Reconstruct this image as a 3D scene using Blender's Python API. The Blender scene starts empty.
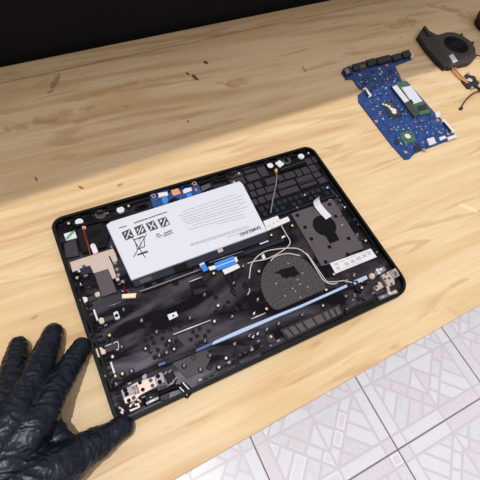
import bpy, bmesh, math, random
import numpy as np
from mathutils import Vector, Matrix, noise
random.seed(7)
S = bpy.context.scene
C = S.collection
ZT = 0.75                                   # table top height (m); everything on the table is given in mm from (0,0,ZT)

# ------------------------------------------------------------------ camera, world, sun, exposure
cam = bpy.data.objects.new('camera', bpy.data.cameras.new('camera'))
C.objects.link(cam)
cam.matrix_world = Matrix(((0.8887, 0.3131, -0.3350, -0.1643), (-0.4359, 0.8035, -0.4055, -0.2002),
                           (0.1422, 0.5064, 0.8505, 1.2171), (0, 0, 0, 1)))
cam.data.sensor_width = 36.0
cam.data.lens = 36.0 * 428 / 480
cam.data.clip_start = 0.01
S.camera = cam

w = bpy.data.worlds.new('world'); S.world = w; w.use_nodes = True
wt = w.node_tree; bg = wt.nodes['Background']                # a room lit from above: bright ceiling, dimmer walls
wc = wt.nodes.new('ShaderNodeTexCoord'); ws = wt.nodes.new('ShaderNodeSeparateXYZ'); wr = wt.nodes.new('ShaderNodeMapRange')
wt.links.new(wc.outputs['Generated'], ws.inputs[0]); wt.links.new(ws.outputs['Z'], wr.inputs[0])
wr.inputs[1].default_value = 0.15; wr.inputs[2].default_value = 0.95; wr.inputs[3].default_value = 0.28; wr.inputs[4].default_value = 1.16
wt.links.new(wr.outputs[0], bg.inputs[1])
bg.inputs[0].default_value = (1.0, 0.95, 0.97, 1)
sun = bpy.data.objects.new('sun', bpy.data.lights.new('sun', 'SUN')); C.objects.link(sun)
sun.data.energy = 2.25; sun.data.angle = math.radians(0.7); sun.data.color = (1.0, 0.985, 0.95)
sun.rotation_euler = Vector((-0.07, -0.05, 1.0)).to_track_quat('Z', 'Y').to_euler()
S.view_settings.view_transform = 'Standard'; S.view_settings.look = 'None'
S.view_settings.gamma = 1.0; S.view_settings.use_curve_mapping = False
S.view_settings.exposure = -0.05

# ------------------------------------------------------------------ helpers
def lin(c):
    return tuple(((v/255)/12.92 if v <= 10 else (((v/255)+0.055)/1.055)**2.4) for v in c) + (1,)

def mat(name, col, rough=0.5, metal=0.0, spec=0.5, bump=0.0, bscale=400, var=0.0, vscale=60, coat=0.0):
    """procedural principled material; col is an sRGB 0..255 albedo"""
    m = bpy.data.materials.new(name); m.use_nodes = True
    nt = m.node_tree; b = nt.nodes['Principled BSDF']
    b.inputs['Base Color'].default_value = lin(col)
    b.inputs['Roughness'].default_value = rough; b.inputs['Metallic'].default_value = metal
    b.inputs['Specular IOR Level'].default_value = spec
    b.inputs['Coat Weight'].default_value = coat
    tc = nt.nodes.new('ShaderNodeTexCoord')
    if var:
        n = nt.nodes.new('ShaderNodeTexNoise'); n.inputs['Scale'].default_value = vscale; n.inputs['Detail'].default_value = 4
        nt.links.new(tc.outputs['Object'], n.inputs['Vector'])
        r = nt.nodes.new('ShaderNodeMapRange'); r.inputs[1].default_value = 0.3; r.inputs[2].default_value = 0.7
        r.inputs[3].default_value = 1-var; r.inputs[4].default_value = 1+var
        nt.links.new(n.outputs['Fac'], r.inputs[0])
        mx = nt.nodes.new('ShaderNodeVectorMath'); mx.operation = 'SCALE'
        mx.inputs[0].default_value = lin(col)[:3]
        nt.links.new(r.outputs[0], mx.inputs['Scale']); nt.links.new(mx.outputs[0], b.inputs['Base Color'])
    if bump:
        n = nt.nodes.new('ShaderNodeTexNoise'); n.inputs['Scale'].default_value = bscale; n.inputs['Detail'].default_value = 3
        nt.links.new(tc.outputs['Object'], n.inputs['Vector'])
        bp = nt.nodes.new('ShaderNodeBump'); bp.inputs['Strength'].default_value = bump; bp.inputs['Distance'].default_value = 0.001
        nt.links.new(n.outputs['Fac'], bp.inputs['Height']); nt.links.new(bp.outputs[0], b.inputs['Normal'])
    return m

BASE = {}
def tag(o, label=None, cat=None, group=None, kind=None):
    if label: o['label'] = label
    if cat: o['category'] = cat
    if group: o['group'] = group
    if kind: o['kind'] = kind
    return o

def thing(name, label, cat, loc, group=None):
    o = bpy.data.objects.new(name, None); C.objects.link(o); o.location = loc
    o.empty_display_size = 0.02
    BASE[o.name] = Vector(loc)
    return tag(o, label, cat, group)

def obj(name, bm, m, parent=None, label=None, smooth=False):
    """link bm (world metres) as one object with its origin at the middle of its base"""
    me = bpy.data.meshes.new(name)
    vs = [v.co for v in bm.verts]
    lo = Vector((min(v.x for v in vs), min(v.y for v in vs), min(v.z for v in vs)))
    hi = Vector((max(v.x for v in vs), max(v.y for v in vs), max(v.z for v in vs)))
    org = Vector(((lo.x+hi.x)/2, (lo.y+hi.y)/2, lo.z))
    bmesh.ops.translate(bm, verts=bm.verts, vec=-org)
    bmesh.ops.recalc_face_normals(bm, faces=bm.faces)
    if smooth:
        for f in bm.faces: f.smooth = True
    bm.to_mesh(me); bm.free()
    for mm in (m if isinstance(m, (list, tuple)) else [m]): me.materials.append(mm)
    o = bpy.data.objects.new(name, me); C.objects.link(o)
    BASE[o.name] = org
    if parent:
        o.parent = parent; o.location = org - BASE[parent.name]
    else:
        o.location = org
    if label: o['label'] = label
    return o

def mm(x, y, z=0): return Vector((x/1000, y/1000, ZT + z/1000))

def rounded(poly, r, n=5):
    """round the corners of a polygon; r one radius or one per corner (mm)"""
    out = []; N = len(poly)
    for i, p in enumerate(poly):
        rr = r[i] if isinstance(r, (list, tuple)) else r
        p = Vector(p); a = Vector(poly[i-1]); b = Vector(poly[(i+1) % N])
        if rr <= 0: out.append(tuple(p)); continue
        u = (a-p).normalized(); v = (b-p).normalized()
        ang = u.angle(v); d = min(rr/math.tan(ang/2), (a-p).length*.49, (b-p).length*.49)
        r2 = d*math.tan(ang/2)
        c = p + (u+v).normalized()*(r2/math.sin(ang/2))
        s = p+u*d-c; e = p+v*d-c
        a0 = math.atan2(s.y, s.x); a1 = math.atan2(e.y, e.x); da = (a1-a0+math.pi) % (2*math.pi)-math.pi
        for k in range(n+1):
            t = a0+da*k/n; out.append((c.x+r2*math.cos(t), c.y+r2*math.sin(t)))
    return out

def bm_prism(bm, poly, z0, z1, bev=0.0, mi=0):
    a = [bm.verts.new(mm(x, y, z0)) for x, y in poly]
    area = sum(poly[i-1][0]*poly[i][1]-poly[i][0]*poly[i-1][1] for i in range(len(poly)))
    fs = []
    if bev > 0:
        b = [bm.verts.new(mm(x, y, z1-bev)) for x, y in poly]
        N = len(poly); ins = []
        sg = 1 if area > 0 else -1
        for i in range(N):
            p = Vector(poly[i]); u = (p-Vector(poly[i-1])); v = (Vector(poly[(i+1) % N])-p)
            u = u.normalized() if u.length > 1e-9 else Vector((1, 0)); v = v.normalized() if v.length > 1e-9 else u
            n1 = Vector((-u.y, u.x))*sg; n2 = Vector((-v.y, v.x))*sg
            nn = (n1+n2); nn = nn/max(nn.dot(n1), 0.35) if nn.length > 1e-6 else n1
            q = p+nn*bev; ins.append((q.x, q.y))
        c = [bm.verts.new(mm(x, y, z1)) for x, y in ins]
        rings = [a, b, c]
    else:
        rings = [a, [bm.verts.new(mm(x, y, z1)) for x, y in poly]]
    for r0, r1 in zip(rings, rings[1:]):
        for i in range(len(poly)):
            j = (i+1) % len(poly); fs.append(bm.faces.new((r0[i], r0[j], r1[j], r1[i])))
    fs.append(bm.faces.new(rings[0])); fs.append(bm.faces.new(rings[-1]))
    for f in fs: f.material_index = mi
    return bm

def plate(name, poly, z0, z1, m, parent, bev=0.3, r=0, label=None):
    if r: poly = rounded(poly, r)
    return obj(name, bm_prism(bmesh.new(), poly, z0, z1, bev), m, parent, label)

def circ(x, y, r, n=20, ry=None): return [(x+r*math.cos(2*math.pi*k/n), y+(ry or r)*math.sin(2*math.pi*k/n)) for k in range(n)]

def rect(cx, cy, w_, h_, rot=0):
    c, s = math.cos(rot), math.sin(rot)
    return [(cx+a*c-b*s, cy+a*s+b*c) for a, b in ((-w_/2, -h_/2), (w_/2, -h_/2), (w_/2, h_/2), (-w_/2, h_/2))]

def bm_lathe(bm, x, y, prof, n=16, mi=0):
    """prof: (radius, z) list in mm from the bottom centre to the top centre"""
    rings = []
    for r, z in prof:
        if r < 1e-6: rings.append([bm.verts.new(mm(x, y, z))])
        else: rings.append([bm.verts.new(mm(x+r*math.cos(2*math.pi*k/n), y+r*math.sin(2*math.pi*k/n), z)) for k in range(n)])
    for a, b in zip(rings, rings[1:]):
        for k in range(n):
            j = (k+1) % n
            if len(a) == 1 and len(b) == 1: continue
            if len(a) == 1: f = bm.faces.new((a[0], b[j], b[k]))
            elif len(b) == 1: f = bm.faces.new((a[k], a[j], b[0]))
            else: f = bm.faces.new((a[k], a[j], b[j], b[k]))
            f.material_index = mi
    return bm

def bm_tube(bm, pts, r, n=8, sub=4, mi=0, smooth=True):
    """round tube through 3-D mm points (Catmull-Rom smoothed); r one radius or one per point"""
    P = [Vector(p) for p in pts]; R = list(r) if isinstance(r, (list, tuple)) else [r]*len(P)
    if smooth and len(P) > 2:
        Q = []; RR = []
        for i in range(len(P)-1):
            p0 = P[max(i-1, 0)]; p1 = P[i]; p2 = P[i+1]; p3 = P[min(i+2, len(P)-1)]
            for k in range(sub):
                t = k/sub
                Q.append(0.5*((2*p1)+(p2-p0)*t+(2*p0-5*p1+4*p2-p3)*t*t+(3*p1-p0-3*p2+p3)*t**3)); RR.append(R[i]*(1-t)+R[i+1]*t)
        Q.append(P[-1]); RR.append(R[-1]); P, R = Q, RR
    rings = []
    up = Vector((0, 0, 1))
    for i, p in enumerate(P):
        d = (P[min(i+1, len(P)-1)]-P[max(i-1, 0)]).normalized()
        s = d.cross(up)
        s = s.normalized() if s.length > 1e-4 else Vector((1, 0, 0))
        u = s.cross(d)
        rings.append([bm.verts.new(mm(*(p+(s*math.cos(2*math.pi*k/n)+u*math.sin(2*math.pi*k/n))*R[i]))) for k in range(n)])
    for a, b in zip(rings, rings[1:]):
        for k in range(n):
            f = bm.faces.new((a[k], a[(k+1) % n], b[(k+1) % n], b[k])); f.material_index = mi
    bm.faces.new(rings[0]).material_index = mi; bm.faces.new(rings[-1]).material_index = mi
    return bm

def tube(name, pts, r, m, parent, label=None, n=8):
    return obj(name, bm_tube(bmesh.new(), pts, r, n), m, parent, label, smooth=True)

def strip(pts, wd):
    """flat polygon of width wd along a 2-D polyline"""
    L, R = [], []
    for i, p in enumerate(pts):
        d = (Vector(pts[min(i+1, len(pts)-1)])-Vector(pts[max(i-1, 0)])).normalized()
        n_ = Vector((-d.y, d.x))*wd/2; L.append((p[0]+n_.x, p[1]+n_.y)); R.append((p[0]-n_.x, p[1]-n_.y))
    return L+R[::-1]

def text_bm(bm, body, x, y, z, size, rot=0, mi=0, th=0.05):
    cu = bpy.data.curves.new('print', 'FONT'); cu.body = body; cu.size = size/1000; cu.align_x = 'CENTER'; cu.align_y = 'CENTER'
    cu.offset = 0.00022*size/7
    o = bpy.data.objects.new('print', cu); C.objects.link(o)
    dg = bpy.context.evaluated_depsgraph_get(); me = bpy.data.meshes.new_from_object(o.evaluated_get(dg))
    n0 = len(bm.verts); bm.from_mesh(me); bm.verts.ensure_lookup_table()
    M = Matrix.Translation(mm(x, y, z)) @ Matrix.Rotation(rot, 4, 'Z')
    for v in bm.verts[n0:]: v.co = M @ v.co
    bpy.data.objects.remove(o); bpy.data.curves.remove(cu); bpy.data.meshes.remove(me)
    return bm

# ------------------------------------------------------------------ materials
def wood_mat():
    m = bpy.data.materials.new('pine_wood'); m.use_nodes = True; nt = m.node_tree; L = nt.links
    b = nt.nodes['Principled BSDF']; N = nt.nodes.new
    tc = N('ShaderNodeTexCoord')
    def mp(src, sx, sy, rot=0.0):
        q = N('ShaderNodeMapping'); q.inputs['Scale'].default_value = (sx, sy, 1); q.inputs['Rotation'].default_value = (0, 0, rot)
        L.new(src, q.inputs['Vector']); return q.outputs[0]
    def nz(v, scale, det=3, dist=0.0, rough=0.5):
        q = N('ShaderNodeTexNoise'); q.inputs['Scale'].default_value = scale; q.inputs['Detail'].default_value = det
        q.inputs['Distortion'].default_value = dist; q.inputs['Roughness'].default_value = rough
        L.new(v, q.inputs['Vector']); return q.outputs['Fac']
    def rmp(f, a, b_, lo=0.0, hi=1.0):
        q = N('ShaderNodeMapRange'); q.inputs[1].default_value = a; q.inputs[2].default_value = b_
        q.inputs[3].default_value = lo; q.inputs[4].default_value = hi; q.interpolation_type = 'SMOOTHSTEP'
        L.new(f, q.inputs[0]); return q.outputs[0]
    def mul(a, b_):
        q = N('ShaderNodeMath'); q.operation = 'MULTIPLY'
        for i, v in enumerate((a, b_)):
            if isinstance(v, (int, float)): q.inputs[i].default_value = v
            else: L.new(v, q.inputs[i])
        return q.outputs[0]
    def mix(f, a, b_):
        q = N('ShaderNodeMix'); q.data_type = 'RGBA'
        if isinstance(f, (int, float)): q.inputs[0].default_value = f
        else: L.new(f, q.inputs[0])
        for i, v in ((6, a), (7, b_)):
            if isinstance(v, tuple): q.inputs[i].default_value = v
            else: L.new(v, q.inputs[i])
        return q.outputs[2]
    pos = tc.outputs['Object']
    g1 = nz(mp(pos, 1.1, 9.0, 0.03), 2.6, 3, 1.2)             # broad growth bands
    w_ = N('ShaderNodeTexWave'); w_.wave_type = 'BANDS'; w_.bands_direction = 'Y'
    w_.inputs['Scale'].default_value = 7.0; w_.inputs['Distortion'].default_value = 9.0; w_.inputs['Detail'].default_value = 2.5
    w_.inputs['Detail Scale'].default_value = 0.7
    L.new(mp(pos, 0.35, 1.35, 0.05), w_.inputs['Vector'])
    late = rmp(w_.outputs['Fac'], 0.62, 1.0)
    fib = nz(mp(pos, 6, 260), 1.0, 3)
    c = mix(rmp(g1, 0.36, 0.66), WOOD[0], WOOD[1])
    c = mix(mul(late, mul(rmp(nz(mp(pos, 2, 4), 2.0), 0.35, 0.65), 0.6)), c, WOOD[2])
    g2 = nz(mp(pos, 1.4, 12.0, -0.02), 2.4, 2, 2.2)           # a few strong amber flames
    c = mix(mul(rmp(g2, 0.57, 0.67), 0.5), c, WOOD[3])
    c = mix(rmp(fib, 0.30, 0.75, 0.16, 0.0), c, WOOD[4])
    # short dark ticks in the grain
    tick = rmp(nz(mp(pos, 60, 420), 1.0, 1), 0.74, 0.80)
    c = mix(mul(tick, 0.45), c, WOOD[4])
    # stains and marks with a place of their own: x, y, rx, ry (m), turn, colour, strength
    wob = N('ShaderNodeTexNoise'); wob.inputs['Scale'].default_value = 60; wob.inputs['Detail'].default_value = 3
    L.new(pos, wob.inputs['Vector'])
    for (x, y, rx, ry, rot, col, st) in STAINS:
        q = N('ShaderNodeMapping'); q.vector_type = 'TEXTURE'
        q.inputs['Location'].default_value = (x, y, 0); q.inputs['Rotation'].default_value = (0, 0, rot)
        q.inputs['Scale'].default_value = (rx, ry, 1)
        cx = N('ShaderNodeVectorMath'); cx.operation = 'MULTIPLY'; cx.inputs[1].default_value = (1, 1, 0)
        L.new(pos, cx.inputs[0]); L.new(cx.outputs[0], q.inputs['Vector'])
        ln = N('ShaderNodeVectorMath'); ln.operation = 'LENGTH'; L.new(q.outputs[0], ln.inputs[0])
        ad = N('ShaderNodeMath'); ad.operation = 'ADD'; L.new(ln.outputs['Value'], ad.inputs[0])
        L.new(rmp(wob.outputs['Fac'], 0.25, 0.75, -0.55, 0.55), ad.inputs[1])
        c = mix(rmp(ad.outputs[0], 0.55, 1.05, st, 0.0), c, lin(col))
    L.new(c, b.inputs['Base Color'])
    b.inputs['Roughness'].default_value = 0.55; b.inputs['Specular IOR Level'].default_value = 0.3
    bp = N('ShaderNodeBump'); bp.inputs['Strength'].default_value = 0.15; bp.inputs['Distance'].default_value = 0.0006
    L.new(fib, bp.inputs['Height']); L.new(bp.outputs[0], b.inputs['Normal'])
    return m
WOOD = [lin((218, 194, 155)), lin((207, 177, 132)), lin((188, 150, 104)), lin((182, 141, 101)), lin((160, 122, 90))]
#STAINS
STAIN_PTS = [
 ([(-133.4,354.3), (-105.1,397.0)][0:2], 5, (110, 84, 66), .55),
 ([(115.9,361.2), (118.3,350.0)][0:2], 3.5, (52, 32, 22), .95),
 ([(84.4,333.7), (88.7,315.0)][0:2], 3.2, (60, 38, 26), .9),
 ([(76.9,340.9), (78.8,332.8)][0:2], 2.5, (60, 38, 26), .9),
 ([(-143.1,173.1), (-137.4,165.9)][0:2], 1.6, (110, 66, 34), .9),
 ([(-188.9,205.1), (-188.2,197.9)][0:2], 1.8, (84, 56, 36), .8),
 ([(36.9,240.2), (38.0,231.2)][0:2], 1.8, (84, 56, 36), .8),
 ([(-41.4,295.4), (-37.9,292.1)][0:2], 1.6, (84, 56, 36), .8),
 ([(662.4,398.7), (737.2,348.7)][0:2], 11, (146, 98, 58), 0.42),
 ([(695.3,362.0), (728.9,339.7)][0:2], 8, (150, 104, 64), 0.36),
 ([(503.6,355.7), (592.4,361.3)][0:2], 14, (152, 110, 68), 0.36),
 ([(121.9,298.0), (168.1,294.6)][0:2], 9, (150, 108, 70), 0.36),
 ([(112.9,305.6), (146.5,280.9)][0:2], 5, (150, 108, 70), 0.30),
 ([(-212.7,299.7), (-88.9,305.7)][0:2], 9, (160, 110, 68), 0.39),
 ([(-185.4,306.8), (-83.2,276.3)][0:2], 6, (160, 110, 68), 0.33),
 ([(-96.6,329.9), (16.5,343.2)][0:2], 7, (166, 118, 76), 0.30),
 ([(278.1,300.5), (276.9,284.5)][0:2], 1.6, (84, 56, 36), .8),
 ([(519.6,322.6), (521.8,318.8)][0:2], 1.4, (84, 56, 36), .8),
 ([(357.6,-44.6), (376.4,-65.0)][0:2], 5, (236, 214, 178), .5),
 ([(224.4,-164.5), (234.7,-180.5)][0:2], 5, (190, 160, 130), .4),
 ([(-237.7,15.7), (-228.9,18.1)][0:2], 1.8, (150, 104, 62), .6),
 ([(-95.9,156.1), (-90.0,157.6)][0:2], 1.6, (140, 90, 50), .7),
]
STAINS = []
for (a, b_), hw, col, st in STAIN_PTS:
    dx, dy = b_[0]-a[0], b_[1]-a[1]
    STAINS.append(((a[0]+b_[0])/2000, (a[1]+b_[1])/2000, (math.hypot(dx, dy)/2+hw*.5)/1000, hw/1000, math.atan2(dy, dx), col, st))
M_WOOD = wood_mat()

def plastic_mat():
    """black chassis plastic with hand smears and a painted-in reflection haze in its gloss"""
    m = mat('black_plastic', (14, 12, 17), 0.42, 0, 0.5); m.node_tree.nodes['Principled BSDF'].inputs['Specular Tint'].default_value = (.88, .82, 1, 1); nt = m.node_tree; L = nt.links; b = nt.nodes['Principled BSDF']
    tc = nt.nodes.new('ShaderNodeTexCoord'); mp = nt.nodes.new('ShaderNodeMapping')
    mp.inputs['Rotation'].default_value = (0, 0, -0.5); mp.inputs['Scale'].default_value = (14, 45, 1)
    L.new(tc.outputs['Object'], mp.inputs['Vector'])
    n = nt.nodes.new('ShaderNodeTexNoise'); n.inputs['Scale'].default_value = 1.0; n.inputs['Detail'].default_value = 5; n.inputs['Distortion'].default_value = 1.0
    L.new(mp.outputs[0], n.inputs['Vector'])
    r = nt.nodes.new('ShaderNodeMapRange'); r.inputs[1].default_value = 0.35; r.inputs[2].default_value = 0.7; r.inputs[3].default_value = 0.30; r.inputs[4].default_value = 0.62
    L.new(n.outputs['Fac'], r.inputs[0]); L.new(r.outputs[0], b.inputs['Roughness'])
    n2 = nt.nodes.new('ShaderNodeTexNoise'); n2.inputs['Scale'].default_value = 0.6; n2.inputs['Detail'].default_value = 5; n2.inputs['Distortion'].default_value = 1.5
    L.new(mp.outputs[0], n2.inputs['Vector'])
    r2 = nt.nodes.new('ShaderNodeMapRange'); r2.inputs[1].default_value = 0.42; r2.inputs[2].default_value = 0.68; r2.inputs[3].default_value = 0.06; r2.inputs[4].default_value = 0.95  # patchy specular level also stands in for the haze of reflected light
    L.new(n2.outputs['Fac'], r2.inputs[0]); L.new(r2.outputs[0], b.inputs['Specular IOR Level'])
    return m
M_BLK = plastic_mat()
M_BLK2 = mat('black_matte', (9, 8, 10), 0.5, 0, 0.16)
M_GLOSS = mat('glossy_black', (11, 11, 13), 0.2, 0, 0.5)
M_PANEL = mat('panel_plastic', (38, 34, 42), 0.4, 0, 0.4, var=.15, vscale=50)
M_DEEP = mat('deep_black', (6, 6, 7), 0.6, 0, 0.12)
M_KEY = mat('key_plastic', (48, 43, 52), 0.5, 0, 0.25)
M_NAVY = mat('navy_film', (20, 25, 42), 0.4, 0, 0.3)
M_GREY = mat('grey_shield', (76, 69, 74), 0.55, 0.0, 0.3, var=0.06, vscale=90)
M_MESH = mat('speaker_mesh', (64, 60, 62), 0.6, 0, 0.2, bump=0.6, bscale=700, var=0.95, vscale=700)
M_DKG = mat('dark_grey_film', (48, 44, 50), 0.55, 0, 0.25)
M_WHITE = mat('white_film', (200, 203, 212), 0.5)
M_PAPER = mat('white_paper', (205, 205, 208), 0.6)
M_CREAM = mat('cream_plastic', (214, 206, 176), 0.5)
M_INK = mat('grey_ink', (150, 152, 160), 0.6)
M_INKD = mat('dark_ink', (52, 52, 60), 0.6)
M_SIL = mat('silver_metal', (205, 203, 206), 0.42, 0.3)
M_FOIL = mat('conductive_foil', (186, 170, 158), 0.42, 0.35, bump=0.15, bscale=200)
M_TAN = mat('nickel_hinge', (184, 168, 158), 0.36, 0.35, var=0.08)
M_GREYMET = mat('grey_hinge', (128, 124, 134), 0.4, 0.4)
M_GOLD = mat('brass_screw', (214, 184, 136), 0.35, 0.3)
M_RING = mat('dark_brown_rubber', (66, 54, 50), 0.6)
M_RED = mat('red_wire', (130, 28, 36), 0.45)
M_WIRE = mat('white_wire', (182, 176, 172), 0.5)
M_GWIRE = mat('grey_wire', (120, 116, 114), 0.5)
M_COPPER = mat('copper', (206, 146, 102), 0.45, 0.25)
M_BLUE = mat('blue_tab', (28, 124, 206), 0.45)
M_LBLUE = mat('light_strip', (160, 180, 212), 0.4)
M_MBLUE = mat('strip_blue', (58, 82, 140), 0.4)
M_GREENINK = mat('green_ink', (70, 150, 60), 0.5)

def pcb_mat(name, col, col2):
    m = mat(name, col, 0.45, 0, 0.3); nt = m.node_tree; L = nt.links; b = nt.nodes['Principled BSDF']
    tc = nt.nodes.new('ShaderNodeTexCoord')
    v = nt.nodes.new('ShaderNodeTexVoronoi'); v.distance = 'MANHATTAN'; v.inputs['Scale'].default_value = 260
    L.new(tc.outputs['Object'], v.inputs['Vector'])
    r = nt.nodes.new('ShaderNodeMapRange'); r.inputs[1].default_value = 0.45; r.inputs[2].default_value = 0.7
    L.new(v.outputs['Distance'], r.inputs[0])
    n = nt.nodes.new('ShaderNodeTexNoise'); n.inputs['Scale'].default_value = 90; L.new(tc.outputs['Object'], n.inputs['Vector'])
    mu = nt.nodes.new('ShaderNodeMath'); mu.operation = 'MULTIPLY'; L.new(r.outputs[0], mu.inputs[0]); L.new(n.outputs['Fac'], mu.inputs[1])
    mx = nt.nodes.new('ShaderNodeMix'); mx.data_type = 'RGBA'; L.new(mu.outputs[0], mx.inputs[0])
    mx.inputs[6].default_value = lin(col); mx.inputs[7].default_value = lin(col2); L.new(mx.outputs[2], b.inputs['Base Color'])
    return m
M_PCB = pcb_mat('blue_board', (9, 40, 98), (44, 84, 146))
M_PCBG = pcb_mat('green_board', (38, 78, 56), (84, 120, 90))

# ------------------------------------------------------------------ the setting
def structure(name, bm, m):
    return tag(obj(name, bm, m), kind='structure')

# floor: ceramic tiles with a printed mosaic of bars, strips and triangles
TX, TY, TS = 0.0748, -0.3735, 0.3535
M_JOINT = mat('tile_vein', (194, 188, 197), 0.35)
M_GROUT = mat('grout', (112, 98, 100), 0.8)
M_T = [mat('tile_white', (208, 209, 217), 0.3, var=0.03, vscale=120), mat('tile_grey', (201, 203, 213), 0.3, var=0.04, vscale=90),
       mat('tile_pink', (204, 199, 207), 0.3, var=0.05, vscale=140), mat('tile_line', (218, 218, 223), 0.3)]
def clip(poly, n_, d):
    out = []
    for i in range(len(poly)):
        a, b_ = poly[i-1], poly[i]; fa = a[0]*n_[0]+a[1]*n_[1]-d; fb = b_[0]*n_[0]+b_[1]*n_[1]-d
        if fa*fb < 0:
            t = fa/(fa-fb); out.append((a[0]+(b_[0]-a[0])*t, a[1]+(b_[1]-a[1])*t))
        if fb >= 0: out.append(b_)
    return out
def split(polys, n_, d, cond=lambda c: True):
    out = []
    for p in polys:
        cx = sum(v[0] for v in p)/len(p); cy = sum(v[1] for v in p)/len(p)
        if not cond((cx, cy)): out.append(p); continue
        for q in (clip(p, n_, d), clip(p, (-n_[0], -n_[1]), -d)):
            if len(q) > 2: out.append(q)
    return out
def inset(poly, g):
    area = sum(poly[i-1][0]*poly[i][1]-poly[i][0]*poly[i-1][1] for i in range(len(poly)))
    if area < 0: poly = poly[::-1]
    if abs(area)/2 < 0.0006: return []
    out = poly
    for i in range(len(poly)):
        a, b_ = poly[i-1], poly[i]; dx, dy = b_[0]-a[0], b_[1]-a[1]; l = math.hypot(dx, dy)
        if l < 1e-6: continue
        n_ = (-dy/l, dx/l); out = clip(out, n_, n_[0]*a[0]+n_[1]*a[1]+g)
        if len(out) < 3: return []
    return out
def tile_pattern():
    R2 = math.sqrt(.5); polys = []
    for k in range(4):                                  # one quarter, turned about the middle by mirroring
        sx, sy = ((1, 1), (-1, 1), (1, -1), (-1, -1))[k]
        q = [[(0.1, 0.1), (0.5, 0.1), (0.5, 0.5), (0.1, 0.5)]]
        n_ = (R2, R2); d0 = 0.6*R2
        q = split(q, n_, d0)                            # diamond edge
        q = split(q, n_, d0+0.085)                      # band inside it
        cm = lambda c: c[0]*R2+c[1]*R2 < d0
        cb = lambda c: d0 < c[0]*R2+c[1]*R2 < d0+.085
        for off in (-.17, -.06, .05, .16): q = split(q, (R2, -R2), off, cm)
        for off in (-.12, .02, .15): q = split(q, (R2, -R2), off, cb)
        q = split(q, (R2, -R2), 0.03, lambda c: c[0]*R2+c[1]*R2 > d0+.085)
        for p in q: polys.append([(0.5+sx*(x-0.5), 0.5+sy*(y-0.5)) for x, y in p])
    b = 0.1
    for a0, a1 in ((b, .5), (.5, 1-b)):                 # border bars
        polys += [[(a0, 0), (a1, 0), (a1, b), (a0, b)], [(a0, 1-b), (a1, 1-b), (a1, 1), (a0, 1)],
                  [(0, a0), (b, a0), (b, a1), (0, a1)], [(1-b, a0), (1, a0), (1, a1), (1-b, a1)]]
    for x in (0, 1-b):
        for y in (0, 1-b): polys.append([(x, y), (x+b, y), (x+b, y+b), (x, y+b)])
    return polys
fb = bmesh.new()
def flat(bm, poly, z, mi):
    f = bm.faces.new([bm.verts.new((x, y, z)) for x, y in poly]); f.material_index = mi
flat(fb, [(-2.5, -2.0), (3.0, -2.0), (3.0, 0.47), (-2.5, 0.47)], -0.004, 1)
pat = tile_pattern(); rf = random.Random(11)
for i in range(-7, 8):
    for j in range(-4, 2):
        x0, y0 = TX+i*TS, TY+j*TS; g = 0.0016
        if y0+TS > 0.46: continue
        bm_ = [(x0+g, y0+g), (x0+TS-g, y0+g), (x0+TS-g, y0+TS-g), (x0+g, y0+TS-g)]
        lo = [fb.verts.new((x, y, -0.004)) for x, y in bm_]; hi = [fb.verts.new((x, y, 0)) for x, y in bm_]
        for k in range(4): fb.faces.new((lo[k], lo[(k+1) % 4], hi[(k+1) % 4], hi[k])).material_index = 0
        fb.faces.new(hi).material_index = 0
        for p in pat:
            q = inset(p, 0.010)
            if not q: continue
            mi = 2+rf.choice((0, 0, 1, 1, 2, 2))
            w2 = [(x0+TS*x, y0+TS*y) for x, y in q]
            if i == 0 and rf.random() < .16:             # a few pieces edged in clear white
                flat(fb, w2, 0.0002, 5)
                q2 = inset(p, 0.022)
                if q2: flat(fb, [(x0+TS*x, y0+TS*y) for x, y in q2], 0.0004, mi)
            else: flat(fb, w2, 0.0003, mi)
structure('floor', fb, [M_JOINT, M_GROUT]+M_T)

# the dark half-height wall the table stands against (3.4 degrees off the laptop's own direction)
M_WALL = mat('black_wall', (18, 18, 20), 0.7, 0, 0.2, var=0.1, vscale=8)
TA = math.radians(3.4)
def back(x, off=0.0): return 0.4385+off+math.tan(TA)*x     # y of the table's back edge
def slab(bm, pts, z0, z1):
    a = [bm.verts.new((x, y, z0)) for x, y in pts]; b_ = [bm.verts.new((x, y, z1)) for x, y in pts]
    for k in range(len(pts)): bm.faces.new((a[k], a[(k+1) % len(pts)], b_[(k+1) % len(pts)], b_[k]))
    bm.faces.new(a); bm.faces.new(b_); return bm
structure('wall_back', slab(bmesh.new(), [(-2.5, back(-2.5, .012)), (3, back(3, .012)), (3, back(3, .11)), (-2.5, back(-2.5, .11))], -0.004, 0.93), M_WALL)

# shelf added out of frame so its front edge shades the back of the bench
M_SHELF = mat('pale_shelf', (214, 204, 190), 0.6, var=0.04, vscale=6)
SHZ = 1.80; SHD = -0.298
sb = slab(bmesh.new(), [(-1.8, back(-1.8, SHD)), (2.4, back(2.4, SHD)), (2.4, back(2.4, .1)), (-1.8, back(-1.8, .1))], SHZ, SHZ+.03)
for x in (-1.7, 2.3): slab(sb, [(x-.02, back(x, .03)), (x+.02, back(x, .03)), (x+.02, back(x, .09)), (x-.02, back(x, .09))], 0.93, SHZ)
structure('shade_shelf', sb, M_SHELF)

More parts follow.
